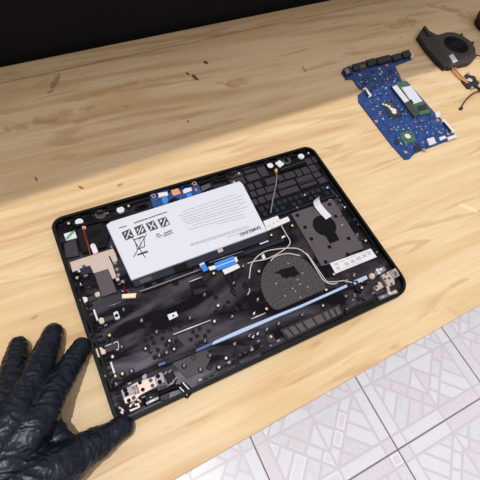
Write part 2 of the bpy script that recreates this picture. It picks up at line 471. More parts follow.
# ------------------------------------------------------------------ wooden table
FX = lambda x: -0.1863+0.0295*x                              # y of the front edge
tb = thing('wooden_table', 'long pale pine table with a stained back edge, under all the computer parts', 'table', (0.2, 0.12, 0.0))
SEAM = -0.034
def board(name, f0, f1):
    bm = bmesh.new(); xs = (-1.25, 1.55)
    pts = [(xs[0], f0(xs[0])), (xs[1], f0(xs[1])), (xs[1], f1(xs[1])), (xs[0], f1(xs[0]))]
    slab(bm, pts, ZT-0.03, ZT)
    bmesh.ops.bevel(bm, geom=[e for e in bm.edges if all(v.co.z > ZT-.001 for v in e.verts)], offset=0.0012, segments=2, affect='EDGES')
    # geometry in world coordinates so that the grain and the stains sit where they are on the bench
    me = bpy.data.meshes.new(name); bmesh.ops.recalc_face_normals(bm, faces=bm.faces); bm.to_mesh(me); bm.free(); me.materials.append(M_WOOD)
    o = bpy.data.objects.new(name, me); C.objects.link(o); o.parent = tb; o.location = -BASE[tb.name]; return o
board('tabletop', FX, lambda x: back(x, SEAM-0.0013))
board('back_board', lambda x: back(x, SEAM+0.0013), lambda x: back(x, 0))
for x, y in ((-1.15, -.14), (1.45, -.06), (-1.15, .28), (1.45, .42)):
    obj('leg', slab(bmesh.new(), [(x-.03, y-.03), (x+.03, y-.03), (x+.03, y+.03), (x-.03, y+.03)], 0, ZT-.03), M_WOOD, tb)

# ------------------------------------------------------------------ opened laptop
W2, D2 = 188.5, 126.85
LAP = thing('opened_laptop', 'opened black laptop with its white battery and inner parts bare on the pine table', 'laptop', (0, 0, ZT))
FL = 5.0                                                    # inside floor of the shell
outer = rounded([(-W2, -D2), (W2, -D2), (W2, D2), (-W2, D2)], [14, 22, 15, 15], 8)
inner = rounded([(-W2+4, -D2+4), (W2-4, -D2+4), (W2-4, D2-4), (-W2+4, D2-4)], [10, 18, 11, 11], 8)
bm = bmesh.new()
def ringed(bm, po, pi, z0, z1, fl):
    N = len(po)
    o0 = [bm.verts.new(mm(x*.99, y*.988, z0)) for x, y in po]; o1 = [bm.verts.new(mm(x, y, z0+4)) for x, y in po]
    o2 = [bm.verts.new(mm(x, y, z1-.8)) for x, y in po]
    o3 = [bm.verts.new(mm(x*.997, y*.996, z1)) for x, y in po]; i1 = [bm.verts.new(mm(x, y, z1)) for x, y in pi]; i0 = [bm.verts.new(mm(x, y, fl)) for x, y in pi]
    for r0, r1 in ((o0, o1), (o1, o2), (o2, o3), (o3, i1), (i1, i0)):
        for k in range(N): bm.faces.new((r0[k], r0[(k+1) % N], r1[(k+1) % N], r1[k]))
    bm.faces.new(i0); bm.faces.new(o0)
    for f in bm.faces: f.material_index = 1
    bm.faces.ensure_lookup_table(); bm.faces[-2].material_index = 0
ringed(bm, outer, inner, 0, 11.5, FL)
SHELL = obj('shell', bm, [M_BLK, M_BLK2], LAP)

# raised ledge and clips just inside the rim
for i, (x, y, w_, h_) in enumerate([(-60, 118.5, 150, 3), (90, 119, 150, 3), (181, 20, 3, 150), (-181.5, -30, 3, 120), (40, -120, 130, 2.5)]):
    plate('inner_rib', rect(x, y, w_, h_), FL-.5, 8.5, M_BLK2, LAP, .4)
for k in range(26):
    y = 55-k*6.3
    plate('side_rib', rect(-176.5, y, random.uniform(5, 8), 2.0), FL-.5, random.uniform(7, 9.5), M_BLK2, LAP, .3)
for k in range(18):
    x = -178+k*20.5
    if -102 < x < -40: continue
    plate('edge_clip', rect(x, 121.2, 9, 2.2), FL-.5, 9.8, M_BLK2, LAP, .3)

# --- front strip at the top of the picture: feet, bosses and screws
for (x, y) in [(-156.8,113.8), (-105.7,113.8), (111.6,113.9), (164.4,114.3)]:
    obj('round_foot', bm_lathe(bmesh.new(), x, y, [(0, FL), (4.8, FL), (4.8, 8.0), (4.5, 8.3), (0, 8.35)], 20), M_WHITE, LAP, 'white round foot')
for (x, y) in [(-130.3,115.9), (139.6,114.9)]:
    obj('round_boss', bm_lathe(bmesh.new(), x, y, [(7.0, FL-.3), (7.0, 7.4), (6.2, 8), (4.2, 8), (3.6, 7.2), (3.4, 5.6), (0, 5.4)], 24), M_RING, LAP, 'dark brown ring')
GOLD = [(-168.8,116.3), (-94.5,116.1), (62.6,116.4), (178.4,116.0), (49.5,104.7), (91.3,13.4), (58.0,10.8), (-179.3,42.2), (-166.9,-35.9), (-167.4,-79.8), (-33.3,-11.1), (19.0,-29.3), (4.9,-76.0), (-6.1,-107.5), (84.9,-83.2), (105.6,-68.9), (176.7,13.1), (173.7,-43.4), (134.4,-90.8), (129.1,-98.4), (-73.9,-114.4), (-169.6,-17.7)]
for (x, y) in GOLD:
    s = obj('screw_boss', bm_lathe(bmesh.new(), x, y, [(3.2, FL-.3), (2.8, 6.6), (2.6, 6.9), (0, 6.9)], 14), M_BLK2, LAP)
    obj('brass_insert', bm_lathe(bmesh.new(), x, y, [(1.6, 6.7), (1.6, 7.9), (1.3, 8.2), (.7, 8.2), (.5, 7.4), (0, 7.3)], 14), M_GOLD, s, 'brass insert', True)
SILV = [(172.1,51.2), (182.1,26.6), (177.5,26.1), (112.5,36.7), (133.9,51.5), (-177.8,32.0), (-180.6,2.8), (-181.4,-18.5), (-185.2,-27.6), (-181.6,-38.6), (-144.3,-13.8), (-159.2,-52.9), (-171.0,-59.0), (-180.9,-59.0), (-180.4,-83.5), (-158.2,-80.9), (-137.2,-64.5), (-120.3,-52.1), (-130.6,-33.5), (-111.1,-66.6), (-110.0,-77.1), (-118.6,-77.4), (-126.9,-77.2), (-81.0,-51.5), (-45.5,-50.2), (-54.5,-32.1), (-36.6,-69.1), (-57.2,-65.9), (-11.6,-75.6), (0.2,-62.1), (27.2,-117.2), (-7.0,-98.6), (-18.7,-98.6), (-47.5,-98.4), (-28.6,-96.8), (-77.6,-99.0), (-62.7,-108.6), (-76.0,-82.4), (-107.1,-98.1), (-92.7,-108.6), (-24.9,-99.6), (-16.6,-31.5), (4.1,-15.4), (9.3,-97.8), (70.5,-99.1), (104.0,-99.8), (95.7,-114.6), (40.5,-99.3), (170.6,-64.3), (178.7,-63.5), (129.5,-80.3), (-132.1,66.8), (156.9,-10.3), (179.9,-8.7), (181.5,-38.4), (180.0,-17.4), (185.8,4.9)]
for i, (x, y) in enumerate(SILV):
    r = 1.25 if i % 3 else 1.6
    s = obj('post', bm_lathe(bmesh.new(), x, y, [(3.1, FL-.3), (2.9, 6.3), (2.4, 6.7), (2.0, 6.6), (0, 6.4)], 14), M_GLOSS, LAP, smooth=False)
    obj('screw_head', bm_lathe(bmesh.new(), x, y, [(r, 6.3), (r, 7.0), (r*.7, 7.5), (r*.3, 7.5), (0, 7.1)], 10), M_SIL if i % 4 == 0 or i in (12, 19, 27, 28) else M_GREYMET, s, smooth=True)
# dark wells and studs in the middle of the shell
for (x, y, r) in [(*p, 4.2) for p in [(-126.0,-40.3), (-79.4,-4.7), (-4.5,-39.0), (-16.2,-62.4)]] + [(*p, 3.0) for p in [(-94.7,-54.5), (-86.0,-54.3), (-105.7,-54.6), (-94.4,-93.9), (-84.9,-81.4), (-43.3,-39.6), (-53.6,-120.3), (-82.8,-110.2), (-50.4,-55.9), (-27.0,-61.9)]]:
    obj('well', bm_lathe(bmesh.new(), x, y, [(r, FL-.2), (r-.2, 6.1), (r-.6, 6.3), (r-1.0, 6.0), (r-1.2, 5.1), (0, 5.1)], 18), M_GLOSS, LAP)
rs = random.Random(3)
for (x, y) in [(-133.5,-55.7), (-127.0,-56.2), (-134.8,-62.3), (-126.0,-62.6), (-116.2,-60.8), (-117.0,-68.9), (-126.7,-70.6), (-111.2,-71.5), (-105.1,-70.5), (-123.6,-80.1), (-132.2,-76.3), (-134.2,-69.6), (-83.4,-66.5), (-76.4,-67.0), (-74.0,-78.0), (-82.0,-74.5), (-89.3,-75.0), (-80.7,-82.4), (-68.2,-73.1), (-38.1,-53.6), (-34.3,-61.9), (-43.8,-57.8), (-32.7,-50.5), (-22.4,-56.2), (-41.1,-65.5), (-113.8,-54.6), (-130.7,-50.9)]:
    obj('stud', bm_lathe(bmesh.new(), x+rs.uniform(-1, 1), y+rs.uniform(-1, 1), [(2.3, FL-.2), (2.2, 7.2), (1.6, 7.8), (.9, 7.8), (.8, 6.4), (0, 6.4)], 12), M_GLOSS, LAP)

# --- battery
BAT = plate('battery', [(-128.9,95.5), (-126.5,97.3), (-122.6,98.7), (55.8,101.3), (57.8,94.9), (53.9,16.6), (-125.3,14.9)], 6, 11.6, M_WHITE, LAP, .6, label='white battery pack')
plate('battery_frame', [(-124.9,15.8), (54.8,17.5), (53.1,5.7), (-81.9,6.1), (-124.1,6.3)], FL-.3, 8.8, M_NAVY, LAP, .4, label='dark edge of the battery tray')
plate('black_tape', [(-75.6,14.2), (-58.4,14.4), (-59.0,5.3), (-75.3,5.5)], 8.8, 9.2, M_DEEP, LAP, .1)
plate('copper_tape', [(-117.1,12.8), (-102.7,12.8), (-103.3,7.9), (-116.5,7.8)], 8.8, 9.1, M_RING, LAP, .1)
plate('copper_tape', [(-16.3,17.0), (-9.3,17.3), (-10.0,11.5), (-16.9,11.2)], 8.8, 9.1, M_FOIL, LAP, .1)
PB = bmesh.new()
ZP = 11.62
def pr(bm, poly, mi=0, z=ZP, th=0.05): bm_prism(bm, poly, z, z+th, 0, mi)
SQ = [[(-115.0,78.6), (-104.9,80.1), (-104.0,68.5), (-114.1,67.1)], [(-99.1,80.1), (-88.9,81.1), (-88.2,69.4), (-98.7,68.6)], [(-84.2,80.4), (-74.1,81.6), (-73.1,69.6), (-82.9,69.0)], [(-68.9,80.8), (-58.4,81.3), (-57.4,69.7), (-67.9,68.7)]]
for k, q in enumerate(SQ):                               # four warning pictograms, dark squares with a pale bar and figure
    c = (sum(p[0] for p in q)/4, sum(p[1] for p in q)/4)
    q = [(c[0]+(x-c[0])*1.1, c[1]+(y-c[1])*1.1) for x, y in q]; pr(PB, q, 1)
    u = (Vector(q[1])-Vector(q[0])); v = (Vector(q[3])-Vector(q[0])); L_ = lambda a, b_: tuple(Vector(q[0])+u*a+v*b_)
    pr(PB, [L_(.08, .86), L_(.16, .94), L_(.94, .16), L_(.86, .08)], 2, ZP+.05)
    if k == 0: pr(PB, [L_(.55, .55), L_(.62, .50), L_(.9, .82), L_(.8, .9)], 2, ZP+.05); pr(PB, [L_(.15, .3), L_(.4, .1), L_(.45, .18), L_(.2, .42)], 2, ZP+.05)
    if k == 1: pr(PB, [L_(.5, .75), L_(.85, .45), L_(.9, .6), L_(.6, .9)], 2, ZP+.05); pr(PB, [L_(.12, .5), L_(.3, .2), L_(.4, .25), L_(.25, .55)], 2, ZP+.05)
    if k == 2: pr(PB, [L_(.2, .12), L_(.35, .1), L_(.42, .55), L_(.3, .6)], 2, ZP+.05); pr(PB, [L_(.6, .55), L_(.75, .5), L_(.8, .9), L_(.66, .92)], 2, ZP+.05)
    if k == 3: pr(PB, [L_(.12, .4), L_(.2, .15), L_(.5, .12), L_(.3, .4)], 2, ZP+.05); pr(PB, [L_(.5, .9), L_(.7, .62), L_(.9, .6), L_(.88, .9)], 2, ZP+.05)
def seg(bm, a, b_, wd, mi=1, z=ZP): pr(bm, strip([a, b_], wd), mi, z)
BIN = [(-106.4,70.5), (-101.0,36.0), (-88.8,66.4), (-113.2,41.9), (-104.7,64.0), (-92.6,64.6), (-105.6,50.2), (-96.6,50.8), (-108.6,44.1), (-95.3,44.6), (-95.6,41.6), (-108.4,42.0), (-98.2,63.6), (-94.3,64.7)]
seg(PB, BIN[0], BIN[1], 1.0); seg(PB, BIN[2], BIN[3], 1.0)                                     # crossed-out wheeled bin
seg(PB, BIN[4], BIN[5], 1.5); seg(PB, BIN[4], BIN[6], 1.0); seg(PB, BIN[5], BIN[7], 1.0); seg(PB, BIN[6], BIN[7], 1.2)
seg(PB, tuple((Vector(BIN[4])+Vector(BIN[5]))/2), tuple((Vector(BIN[6])+Vector(BIN[7]))/2), .6)
seg(PB, BIN[12], BIN[13], 1.6); pr(PB, [BIN[8], BIN[9], BIN[10], BIN[11]], 1)
CE = [(-78.7,60.8), (-74.0,61.2), (-78.9,57.7), (-71.5,58.1), (-69.2,59.3), (-58.2,60.5), (-70.3,56.5), (-58.1,57.2), (-77.3,54.9), (-61.6,55.3)]
for a, b_, wd in ((0, 1, 1.5), (4, 5, 1.5), (2, 3, 1.2), (6, 7, 1.2)): seg(PB, CE[a], CE[b_], wd)
seg(PB, CE[8], CE[9], .5, 0)
rb = random.Random(5)
def dashes(a, b_, wd, mi=0, ln=(2, 6), gap=.8):          # a line of print too small to read
    a = Vector(a); b_ = Vector(b_); d = (b_-a).normalized(); L_ = (b_-a).length; t = 0
    while t < L_:
        l = min(rb.uniform(*ln), L_-t)
        if l > .4: seg(PB, tuple(a+d*t), tuple(a+d*(t+l)), wd, mi)
        t += l+gap
HL = [(-116.1,86.1), (-107.3,86.0), (-97.3,86.6), (-53.5,88.1)]
dashes(HL[0], HL[1], 1.7, 1, (1.2, 2.2), .5); dashes(HL[2], HL[3], 1.8, 1, (1.0, 2.4), .5)
LN = [(-36.0,81.5), (41.5,82.9), (-42.6,77.1), (41.2,78.1), (-42.4,73.0), (40.5,73.4), (-41.1,69.1), (40.3,68.6), (-39.6,65.7), (39.3,63.5), (-37.5,62.7), (38.5,59.6), (-31.3,58.0), (38.2,54.9), (-37.9,53.8), (38.0,50.2), (-2.3,48.7), (37.8,45.6), (-44.5,33.5), (34.9,31.6), (-45.3,31.7), (34.6,28.9), (2.1,26.2), (33.7,25.2)]
for k in range(0, len(LN), 2): dashes(LN[k], LN[k+1], .95 if k != 18 else 1.3)
TK = [(41.4,78.1), (48.9,78.1), (40.5,72.5), (48.1,72.8), (39.4,66.5), (47.6,67.1), (39.2,59.3), (47.2,59.7)]
for k in range(0, len(TK), 2): dashes(TK[k], TK[k+1], 1.2, 0, (1, 2.5), .5)
SM = [(33.4,24.3), (17.7,24.1), (49.9,25.1)]
ang = math.atan2(SM[2][1]-SM[1][1], SM[2][0]-SM[1][0])
text_bm(PB, 'SAMSUNG', SM[0][0], SM[0][1], ZP+.06, 6.6, ang+math.pi)
for f in PB.faces:
    if len(f.verts) > 0 and f.material_index == 0 and min(v.co.z for v in f.verts) > ZT+(ZP+.055)/1000: f.material_index = 1
obj('battery_print', PB, [M_INK, M_INKD, M_WHITE], BAT)
plate('battery_connector', [(57.2,32.6), (79.5,33.6), (79.2,26.7), (92.0,27.4), (91.5,20.4), (77.3,19.1), (54.8,17.5)], 7, 9.5, M_PAPER, LAP, .2, label='white taped battery connector')
for a in [(61.5,23.3), (68.8,24.7), (74.9,25.5), (63.2,19.6)]: plate('solder_mark', rect(a[0], a[1], 3.5, 1.2, .35), 9.5, 9.6, M_INK, LAP, 0)

# --- touchpad board (blue) with two flat-cable sockets
TBZ = 8.5
TPB = plate('touchpad_board', [(-66.0,121.2), (-59.6,124.9), (-35.4,122.6), (-25.4,119.0), (-20.8,121.7), (-6.4,121.9), (-0.2,123.7), (2.2,120.6), (0.9,102.9), (-5.3,99.0), (-66.8,98.6)], 6.5, TBZ, M_PCB, LAP, .2, label='small blue circuit board')
for (x, y) in [(-60.2,119.4), (-2.6,120.1)]:
    obj('screw_hole', bm_lathe(bmesh.new(), x, y, [(3.0, TBZ-.1), (3.0, TBZ+.2), (1.8, TBZ+.25), (1.7, TBZ+.05), (0, TBZ+.05)], 16), [M_COPPER], TPB, 'copper ring')
    obj('hole_centre', bm_lathe(bmesh.new(), x, y, [(1.7, TBZ+.02), (1.7, TBZ+.1), (0, TBZ+.12)], 12), M_DEEP, TPB)
plate('copper_pad', [(-36.4,120.2), (-25.8,120.3), (-25.6,110.8), (-36.7,110.6)], TBZ, TBZ+.2, M_COPPER, TPB, .05)
plate('cable_socket', [(-53.8,120.7), (-41.5,119.0), (-42.5,112.9), (-55.1,113.9)], TBZ, TBZ+1.6, M_PAPER, TPB, .3, label='white cable socket')
plate('cable_socket', [(-22.5,113.2), (-18.2,116.0), (-9.8,114.7), (-10.2,109.6), (-22.7,108.5)], TBZ, TBZ+1.6, M_PAPER, TPB, .3, label='white cable socket')
plate('flat_cable', [(-51.4,112.6), (-44.4,111.5), (-45.2,106.5), (-48.0,102.3), (-52.9,102.0), (-53.0,108.3)], TBZ, TBZ+1.0, M_BLUE, TPB, .1, label='bright blue flat cable end')
plate('flat_cable', [(-20.2,106.9), (-13.0,107.1), (-14.0,101.4), (-21.0,101.9)], TBZ, TBZ+1.0, M_BLUE, TPB, .1, label='bright blue flat cable end')
plate('dark_notch', [(-43.5,106.3), (-36.8,108.1), (-31.5,104.0), (-34.4,100.4), (-46.2,101.6)], TBZ, TBZ+.3, M_DEEP, TPB, .05)
for (x, y) in [(-4.9,108.3), (-4.9,110.5)]: plate('chip', rect(x, y, 3, 1.6, .5), TBZ, TBZ+.8, M_COPPER, TPB, .1)
for (x, y) in [(-78.3,110.1), (-81.9,109.3)]: plate('edge_clip', rect(x, y, 14, 4), FL-.3, 8, M_BLK, LAP, .5)
plate('flat_cable', [(3.6,113.4), (17.1,114.8), (17.4,108.4), (1.9,105.1)], 6, 7.5, M_GREY, LAP, .2)
for k, (x, y) in enumerate([(27.4,115.0), (36.1,114.2), (44.5,114.2), (35.6,124.7), (48.7,126.0), (52.0,116.6)]): plate('edge_clip', rect(x, y, 8, 3.5), FL-.3, 8, M_BLK2, LAP, .4)

# --- underside of the keyboard: rows of key wells (mm, read straight off the shell)
KB = plate('keyboard_back', [(48, 33), (182, 31), (182, 121), (40, 124), (40, 86)], FL-.4, 5.6, M_DEEP, LAP, .2, label='underside of the keyboard')
rk = random.Random(2)
def key(x0, x1, y0, y1, m=M_KEY): return plate('key_well', rounded([(x0, y0), (x1, y0), (x1, y1), (x0, y1)], .8, 2), 5.5, 7.2+rk.uniform(-.2, .3), m, KB, .5)
for row in [(44, 68, 112, 124), (71, 89, 113, 123.5), (91, 103.5, 100, 122), (69, 89, 99, 110), (44, 66, 98, 110.5)]: key(*row)
for x0, x1 in ((92, 109), (111, 120), (122, 139), (141, 150), (152, 163.5), (165, 176)): key(x0, x1, 84.5 if x0 < 140 else 83, 95)
for x0, x1 in ((51, 62), (64.5, 73), (75.5, 84.5)): key(x0, x1, 85, 95)
for x0, x1 in ((52, 60), (62, 70), (72, 84), (86, 101)): key(x0, x1, 73, 82.5)
for x0, x1 in ((103.5, 133), (136, 162), (164.5, 176)): key(x0, x1, 72.5, 81.5)
for x0, x1 in ((57, 66), (68, 77), (79, 98), (101, 131.5), (165, 178)): key(x0, x1, 60.5, 70)
plate('space_bar', [(134.5, 62), (161.5, 62), (161.5, 67.5), (134.5, 67.5)], 5.5, 7.8, M_KEY, KB, .5)
plate('space_bar', [(134.5, 69.5), (161.5, 69.5), (161.5, 71), (134.5, 71)], 5.5, 7.8, M_KEY, KB, .3)
for x0, x1, y0, y1 in ((178, 182.5, 84, 94), (179, 182.5, 60, 76), (166, 176, 97, 108), (178, 186, 97, 108)): key(x0, x1, y0, y1)
for k in range(13):
    x = 62+k*9.1
    key(x, x+6.8, 48.5+rk.uniform(-1, 1), 55.5, M_NAVY)
    if k % 3 != 1: key(x+1, x+7, 40, 46.5, M_NAVY)
plate('keyboard_edge', [(58, 34.5), (182, 35), (182, 37.2), (58, 36.8)], 5.5, 7.4, M_NAVY, KB, .3)
plate('speaker_slot', [(120.9,101.4), (163.0,102.9), (163.9,100.7), (161.1,98.6), (118.7,97.4)], 6, 9, M_DEEP, LAP, .5)
tube('slot_edge', [(x, y, 8.5) for x, y in [(121.4,102.2), (163.7,103.7)]], .5, M_GREY, LAP)
plate('white_label', [(120.2,115.3), (129.6,118.0), (132.8,109.0), (123.2,105.7)], 7, 8.6, M_WHITE, LAP, .2, r=.8, label='small white label')
obj('microphone', bm_lathe(bmesh.new(), *[(112.1,113.4)][0], [(7, FL), (7, 7.4), (6, 8.2), (0, 8.2)], 20), M_DEEP, LAP)
plate('wire_tip', [(113.4,104.8), (117.8,104.4), (115.2,98.6), (111.3,99.0)], 8, 10, M_COPPER, LAP, .2, label='red wire end')
tube('speaker_wire', [(x, y, z) for (x, y), z in zip([(113.5,100.0), (109.3,90.8), (101.7,79.5), (92.3,67.0), (85.6,58.3), (74.1,42.0)], (9.5, 10, 10.5, 10, 9, 6))], .85, M_GWIRE, LAP, 'pale speaker wire')

# --- left: speaker box, red wire, foil
plate('speaker_box', [(-163.0,104.4), (-131.6,102.7), (-130.7,81.0), (-136.9,68.5), (-166.0,69.2), (-165.2,92.5)], 6, 9.6, M_BLK2, LAP, .8)
plate('speaker_lid', [(-152.6,92.9), (-138.2,93.4), (-137.4,87.7), (-152.2,86.5)], 9.4, 10.2, M_DEEP, LAP, .4)
plate('speaker_lid', [(-144.7,77.1), (-137.9,77.2), (-137.9,72.3), (-144.2,71.4)], 9.4, 10.2, M_DEEP, LAP, .4)
plate('speaker_rib', [(-163.1,110.9), (-124.5,105.5), (-124.0,102.4), (-162.8,106.6)], 6, 10.2, M_BLK, LAP, .4)
plate('speaker_cap', [(-181.0,90.4), (-167.0,91.4), (-169.0,68.6), (-184.8,70.5)], 6, 8.6, M_DKG, LAP, .6)
plate('white_sticker', [(-178.0,103.7), (-165.2,103.8), (-165.0,93.1), (-177.7,93.9)], FL, 7.6, M_WHITE, LAP, .1, label='white sticker with a green stroke')
plate('green_stroke', [(-177.3,96.9), (-168.6,103.8), (-165.7,103.8), (-165.3,102.1), (-176.6,94.2)], 7.6, 7.7, M_GREENINK, LAP, 0)
tube('red_wire', [(x, y, z) for (x, y), z in zip([(-154.2,102.9), (-155.3,96.1), (-156.1,89.0), (-156.2,80.7), (-156.7,72.7), (-157.7,64.5)], (9.5, 10.5, 10.6, 10.4, 10, 8.6))], .8, M_RED, LAP, 'red wire')
plate('wire_solder', [(-155.9,104.9), (-151.6,104.2), (-152.2,99.7), (-156.2,100.2)], 9.5, 10.4, M_COPPER, LAP, .2)
FOIL = plate('foil_sheet', [(-181.4,63.9), (-148.8,63.9), (-131.1,63.6), (-130.6,55.7), (-131.2,46.1), (-136.8,45.7), (-137.6,55.8), (-139.1,55.5), (-138.4,43.7), (-139.1,26.1), (-143.9,25.7), (-144.6,40.1), (-160.9,40.5), (-161.9,51.4), (-181.9,50.7)], 6.4, 8.2, M_FOIL, LAP, .1, label='silvery beige foil')
plate('foil_tab', rounded([(-154.5,75.4), (-151.1,78.1), (-148.7,75.3), (-148.2,64.2), (-154.1,63.0)], 1.6), 8.0, 10.6, M_PAPER, FOIL, .1, label='pale lug with a hole')
obj('tab_hole', bm_lathe(bmesh.new(), *[(-151.5,74.4)][0], [(1.0, 10.5), (1.0, 10.9), (0, 10.9)], 10), M_GOLD, FOIL)
plate('grey_pad', [(-160.4,40.5), (-144.6,40.1), (-144.2,9.1), (-161.2,8.9)], 6, 8.4, M_GREY, LAP, .4, label='dark grey foam pad')
plate('card_reader', [(-174.6,51.8), (-162.6,51.7), (-161.7,41.5), (-174.3,42.7)], 6, 8.8, M_NAVY, LAP, .5)
plate('chip', [(-176.2,50.6), (-173.6,50.6), (-173.8,47.0), (-176.3,47.2)], 8.6, 9.4, M_LBLUE, LAP, .2)
plate('chip', [(-170.2,54.2), (-166.7,54.0), (-166.5,50.8), (-170.2,50.9)], 7.6, 9.4, M_RING, LAP, .2)
plate('port_cover', [(-175.0,35.4), (-159.4,35.8), (-161.5,14.9), (-177.5,16.7)], FL, 7.2, M_BLK, LAP, .5)

# --- left edge sockets
def socket(body, ends, sticks):
    p = plate('port_bracket', body, FL, 8, M_DKG, LAP, .4, label='grey port bracket')
    for q, m_, lb in ends: plate('bracket_end', rounded(q, 1.2), FL, 8.4, m_, p, .3, label=lb)
socket([(-176.2,14.7), (-166.5,15.0), (-167.0,8.7), (-175.3,8.5)], [([(-182.6,14.8), (-179.6,17.2), (-175.8,14.8), (-176.1,10.5), (-180.0,8.9), (-182.7,11.3)], M_SIL, 'silver lug'), ([(-167.4,16.5), (-161.7,16.8), (-162.1,11.1), (-167.3,11.0)], M_FOIL, 'silver plate')], 0)
socket([(-166.2,-14.6), (-156.5,-15.6), (-156.4,-21.0), (-166.6,-20.2)], [([(-172.5,-15.7), (-170.1,-13.2), (-166.6,-15.1), (-167.1,-20.3), (-170.5,-21.2), (-172.6,-19.2)], M_FOIL, 'tan lug'), ([(-155.8,-13.5), (-150.7,-13.0), (-150.6,-22.0), (-155.9,-22.4)], M_WHITE, 'white plate')], 0)
obj('bracket_hole', bm_lathe(bmesh.new(), *[(-153.3,-18.1)][0], [(2, 8.3), (2, 8.7), (0, 8.7)], 12), M_DEEP, LAP)
socket([(-175.2,-45.2), (-160.4,-46.1), (-162.7,-53.9), (-176.0,-52.4)], [([(-184.6,-44.3), (-178.5,-44.9), (-177.3,-47.5), (-175.3,-49.5), (-176.1,-53.5), (-180.3,-53.1), (-181.9,-55.5), (-185.1,-53.8)], M_FOIL, 'silver beige plate')], 0)
tube('port_trim', [(x, y, 8.2) for x, y in [(-174.9,-45.7), (-167.4,-46.0)]], .5, M_SIL, LAP)
tube('port_trim', [(x, y, 8.2) for x, y in [(-166.2,-46.3), (-161.2,-46.4), (-162.9,-53.9), (-165.6,-54.1)]], .5, M_SIL, LAP)
for a in ([(-173.4,-2.0), (-173.3,-15.5)], [(-174.3,-63.9), (-174.4,-80.5)]):
    plate('white_strip', strip(a, 2.0), 6, 8.6, M_PAPER, LAP, .3, label='thin white strip')
plate('cable_plug', [(-140.3,3.3), (-125.3,-1.5), (-127.6,-6.5), (-141.7,-1.6)], 7, 10, M_CREAM, LAP, .4, label='cream cable plug')
tube('plug_wire', [(x, y, z) for (x, y), z in zip([(-132.6,0.5), (-132.8,4.2), (-135.7,7.1), (-135.5,11.1)], (9, 10, 9.5, 8))], .9, M_RED, LAP, 'red wire')
tube('plug_wire', [(x, y, z) for (x, y), z in zip([(-136.4,2.1), (-135.7,6.2), (-137.5,9.5), (-135.7,17.1)], (9, 10.4, 10, 8))], .9, M_DEEP, LAP, 'black wire')
for (x, y) in [(-135.4,36.3), (-136.3,28.9), (-138.7,23.9), (-134.5,18.8), (-134.8,44.9), (-137.3,8.2)]: obj('brass_insert', bm_lathe(bmesh.new(), x, y, [(2.4, FL-.2), (2.2, 7.6), (1.4, 8), (0, 7.6)], 12), M_FOIL if y % 2 > 1 else M_GREYMET, LAP, smooth=True)
for p in ([(-159.5,-3.7), (-144.2,-4.0)], ):
    tube('wire_rail', [(x, y, 6.2) for x, y in p], .6, M_GREYMET, LAP)

# --- middle: rails, bracket, blue cable sockets
RAIL = [(-121.2,-0.2), (-108.8,-0.6), (-77.1,-0.6), (-44.8,-0.3)]
tube('thin_rail', [(x, y, 7.5) for x, y in RAIL], .8, M_GREYMET, LAP, 'thin pale rail')
tube('thin_rail', [(x, y, 7.5) for x, y in [(-32.8,4.0), (13.1,3.0)]], .7, M_GREYMET, LAP, 'thin pale rail')
tube('thin_rail', [(x, y, 6.6) for x, y in [(-105.0,-61.7), (-60.5,-62.8)]], .8, M_SIL, LAP, 'thin pale rail')
tube('thin_rail', [(x, y, 6.6) for x, y in [(-17.0,-79.8), (1.7,-79.9)]], .7, M_SIL, LAP, 'thin pale rail')
plate('tray_lip', [(-119.0,1.1), (48.6,2.0), (47.4,-3.0), (-118.1,-3.3)], FL-.3, 7.2, M_BLK2, LAP, .4)
for k, (x, y) in enumerate([(-109.6,4.0), (-95.0,4.2), (-57.1,4.9), (-10.6,5.3), (18.0,7.0), (32.6,7.5)]): plate('tray_clip', rect(x, y, 9, 3, .02), FL-.3, 8.2, M_BLK, LAP, .4)
plate('small_white_label', [(-102.3,-37.6), (-91.7,-37.9), (-91.6,-43.6), (-102.5,-44.5)], FL-.1, 5.4, M_WHITE, LAP, .05, label='small white sticker')
plate('label_mark', [(-97.8,-40.1), (-95.3,-40.2), (-95.2,-42.2), (-97.7,-42.1)], 5.4, 5.5, M_INKD, LAP, 0)
BK = plate('black_bracket', [(-64.1,-11.0), (-48.5,-10.7), (-47.5,-26.8), (-49.5,-29.4), (-65.1,-29.0), (-66.8,-26.4)], FL-.3, 7.6, M_DKG, LAP, .8)
BK.data.materials[0] = M_BLK
tube('bracket_edge', [(x, y, 7.6) for x, y in [(-64.9,-10.6), (-48.3,-10.2)]], .6, M_SIL, BK)
def tabbed(w1, b1, z=9):
    s = plate('cable_socket', w1, 7, z, M_PAPER, LAP, .3, label='white cable socket'); plate('blue_tab', b1, z-.6, z+.5, M_BLUE, s, .15, label='bright blue tab'); return s
tabbed([(-44.9,6.1), (-38.3,6.7), (-38.4,1.2), (-44.7,1.0)], [(-44.5,3.6), (-38.5,3.9), (-37.6,-5.1), (-44.3,-5.6)])
s = tabbed([(-36.5,-1.4), (-27.7,-2.2), (1.4,-1.3), (1.1,-7.3), (-2.2,-8.8), (-36.2,-6.4)], [(-27.7,0.3), (-1.9,0.7), (-2.7,-10.5), (-28.2,-10.4)])
plate('socket_bar', strip([(-27.9,-5.4), (-2.7,-5.3)], .9), 9.5, 10, M_PAPER, s, .1)
plate('white_flap', [(-22.4,-11.1), (-1.2,-10.5), (-0.3,-16.4), (-22.0,-18.1)], 7.6, 8.6, M_PAPER, s, .2, label='white flap')
tube('lead', [(x, y, 6.2) for x, y in [(-21.6,-19.9), (-20.2,-29.3), (-19.2,-35.9)]], .9, M_BLK2, LAP)
tube('lead', [(x, y, 6.2) for x, y in [(-12.4,-20.0), (-16.0,-27.5), (-16.1,-36.3)]], .9, M_DEEP, LAP)
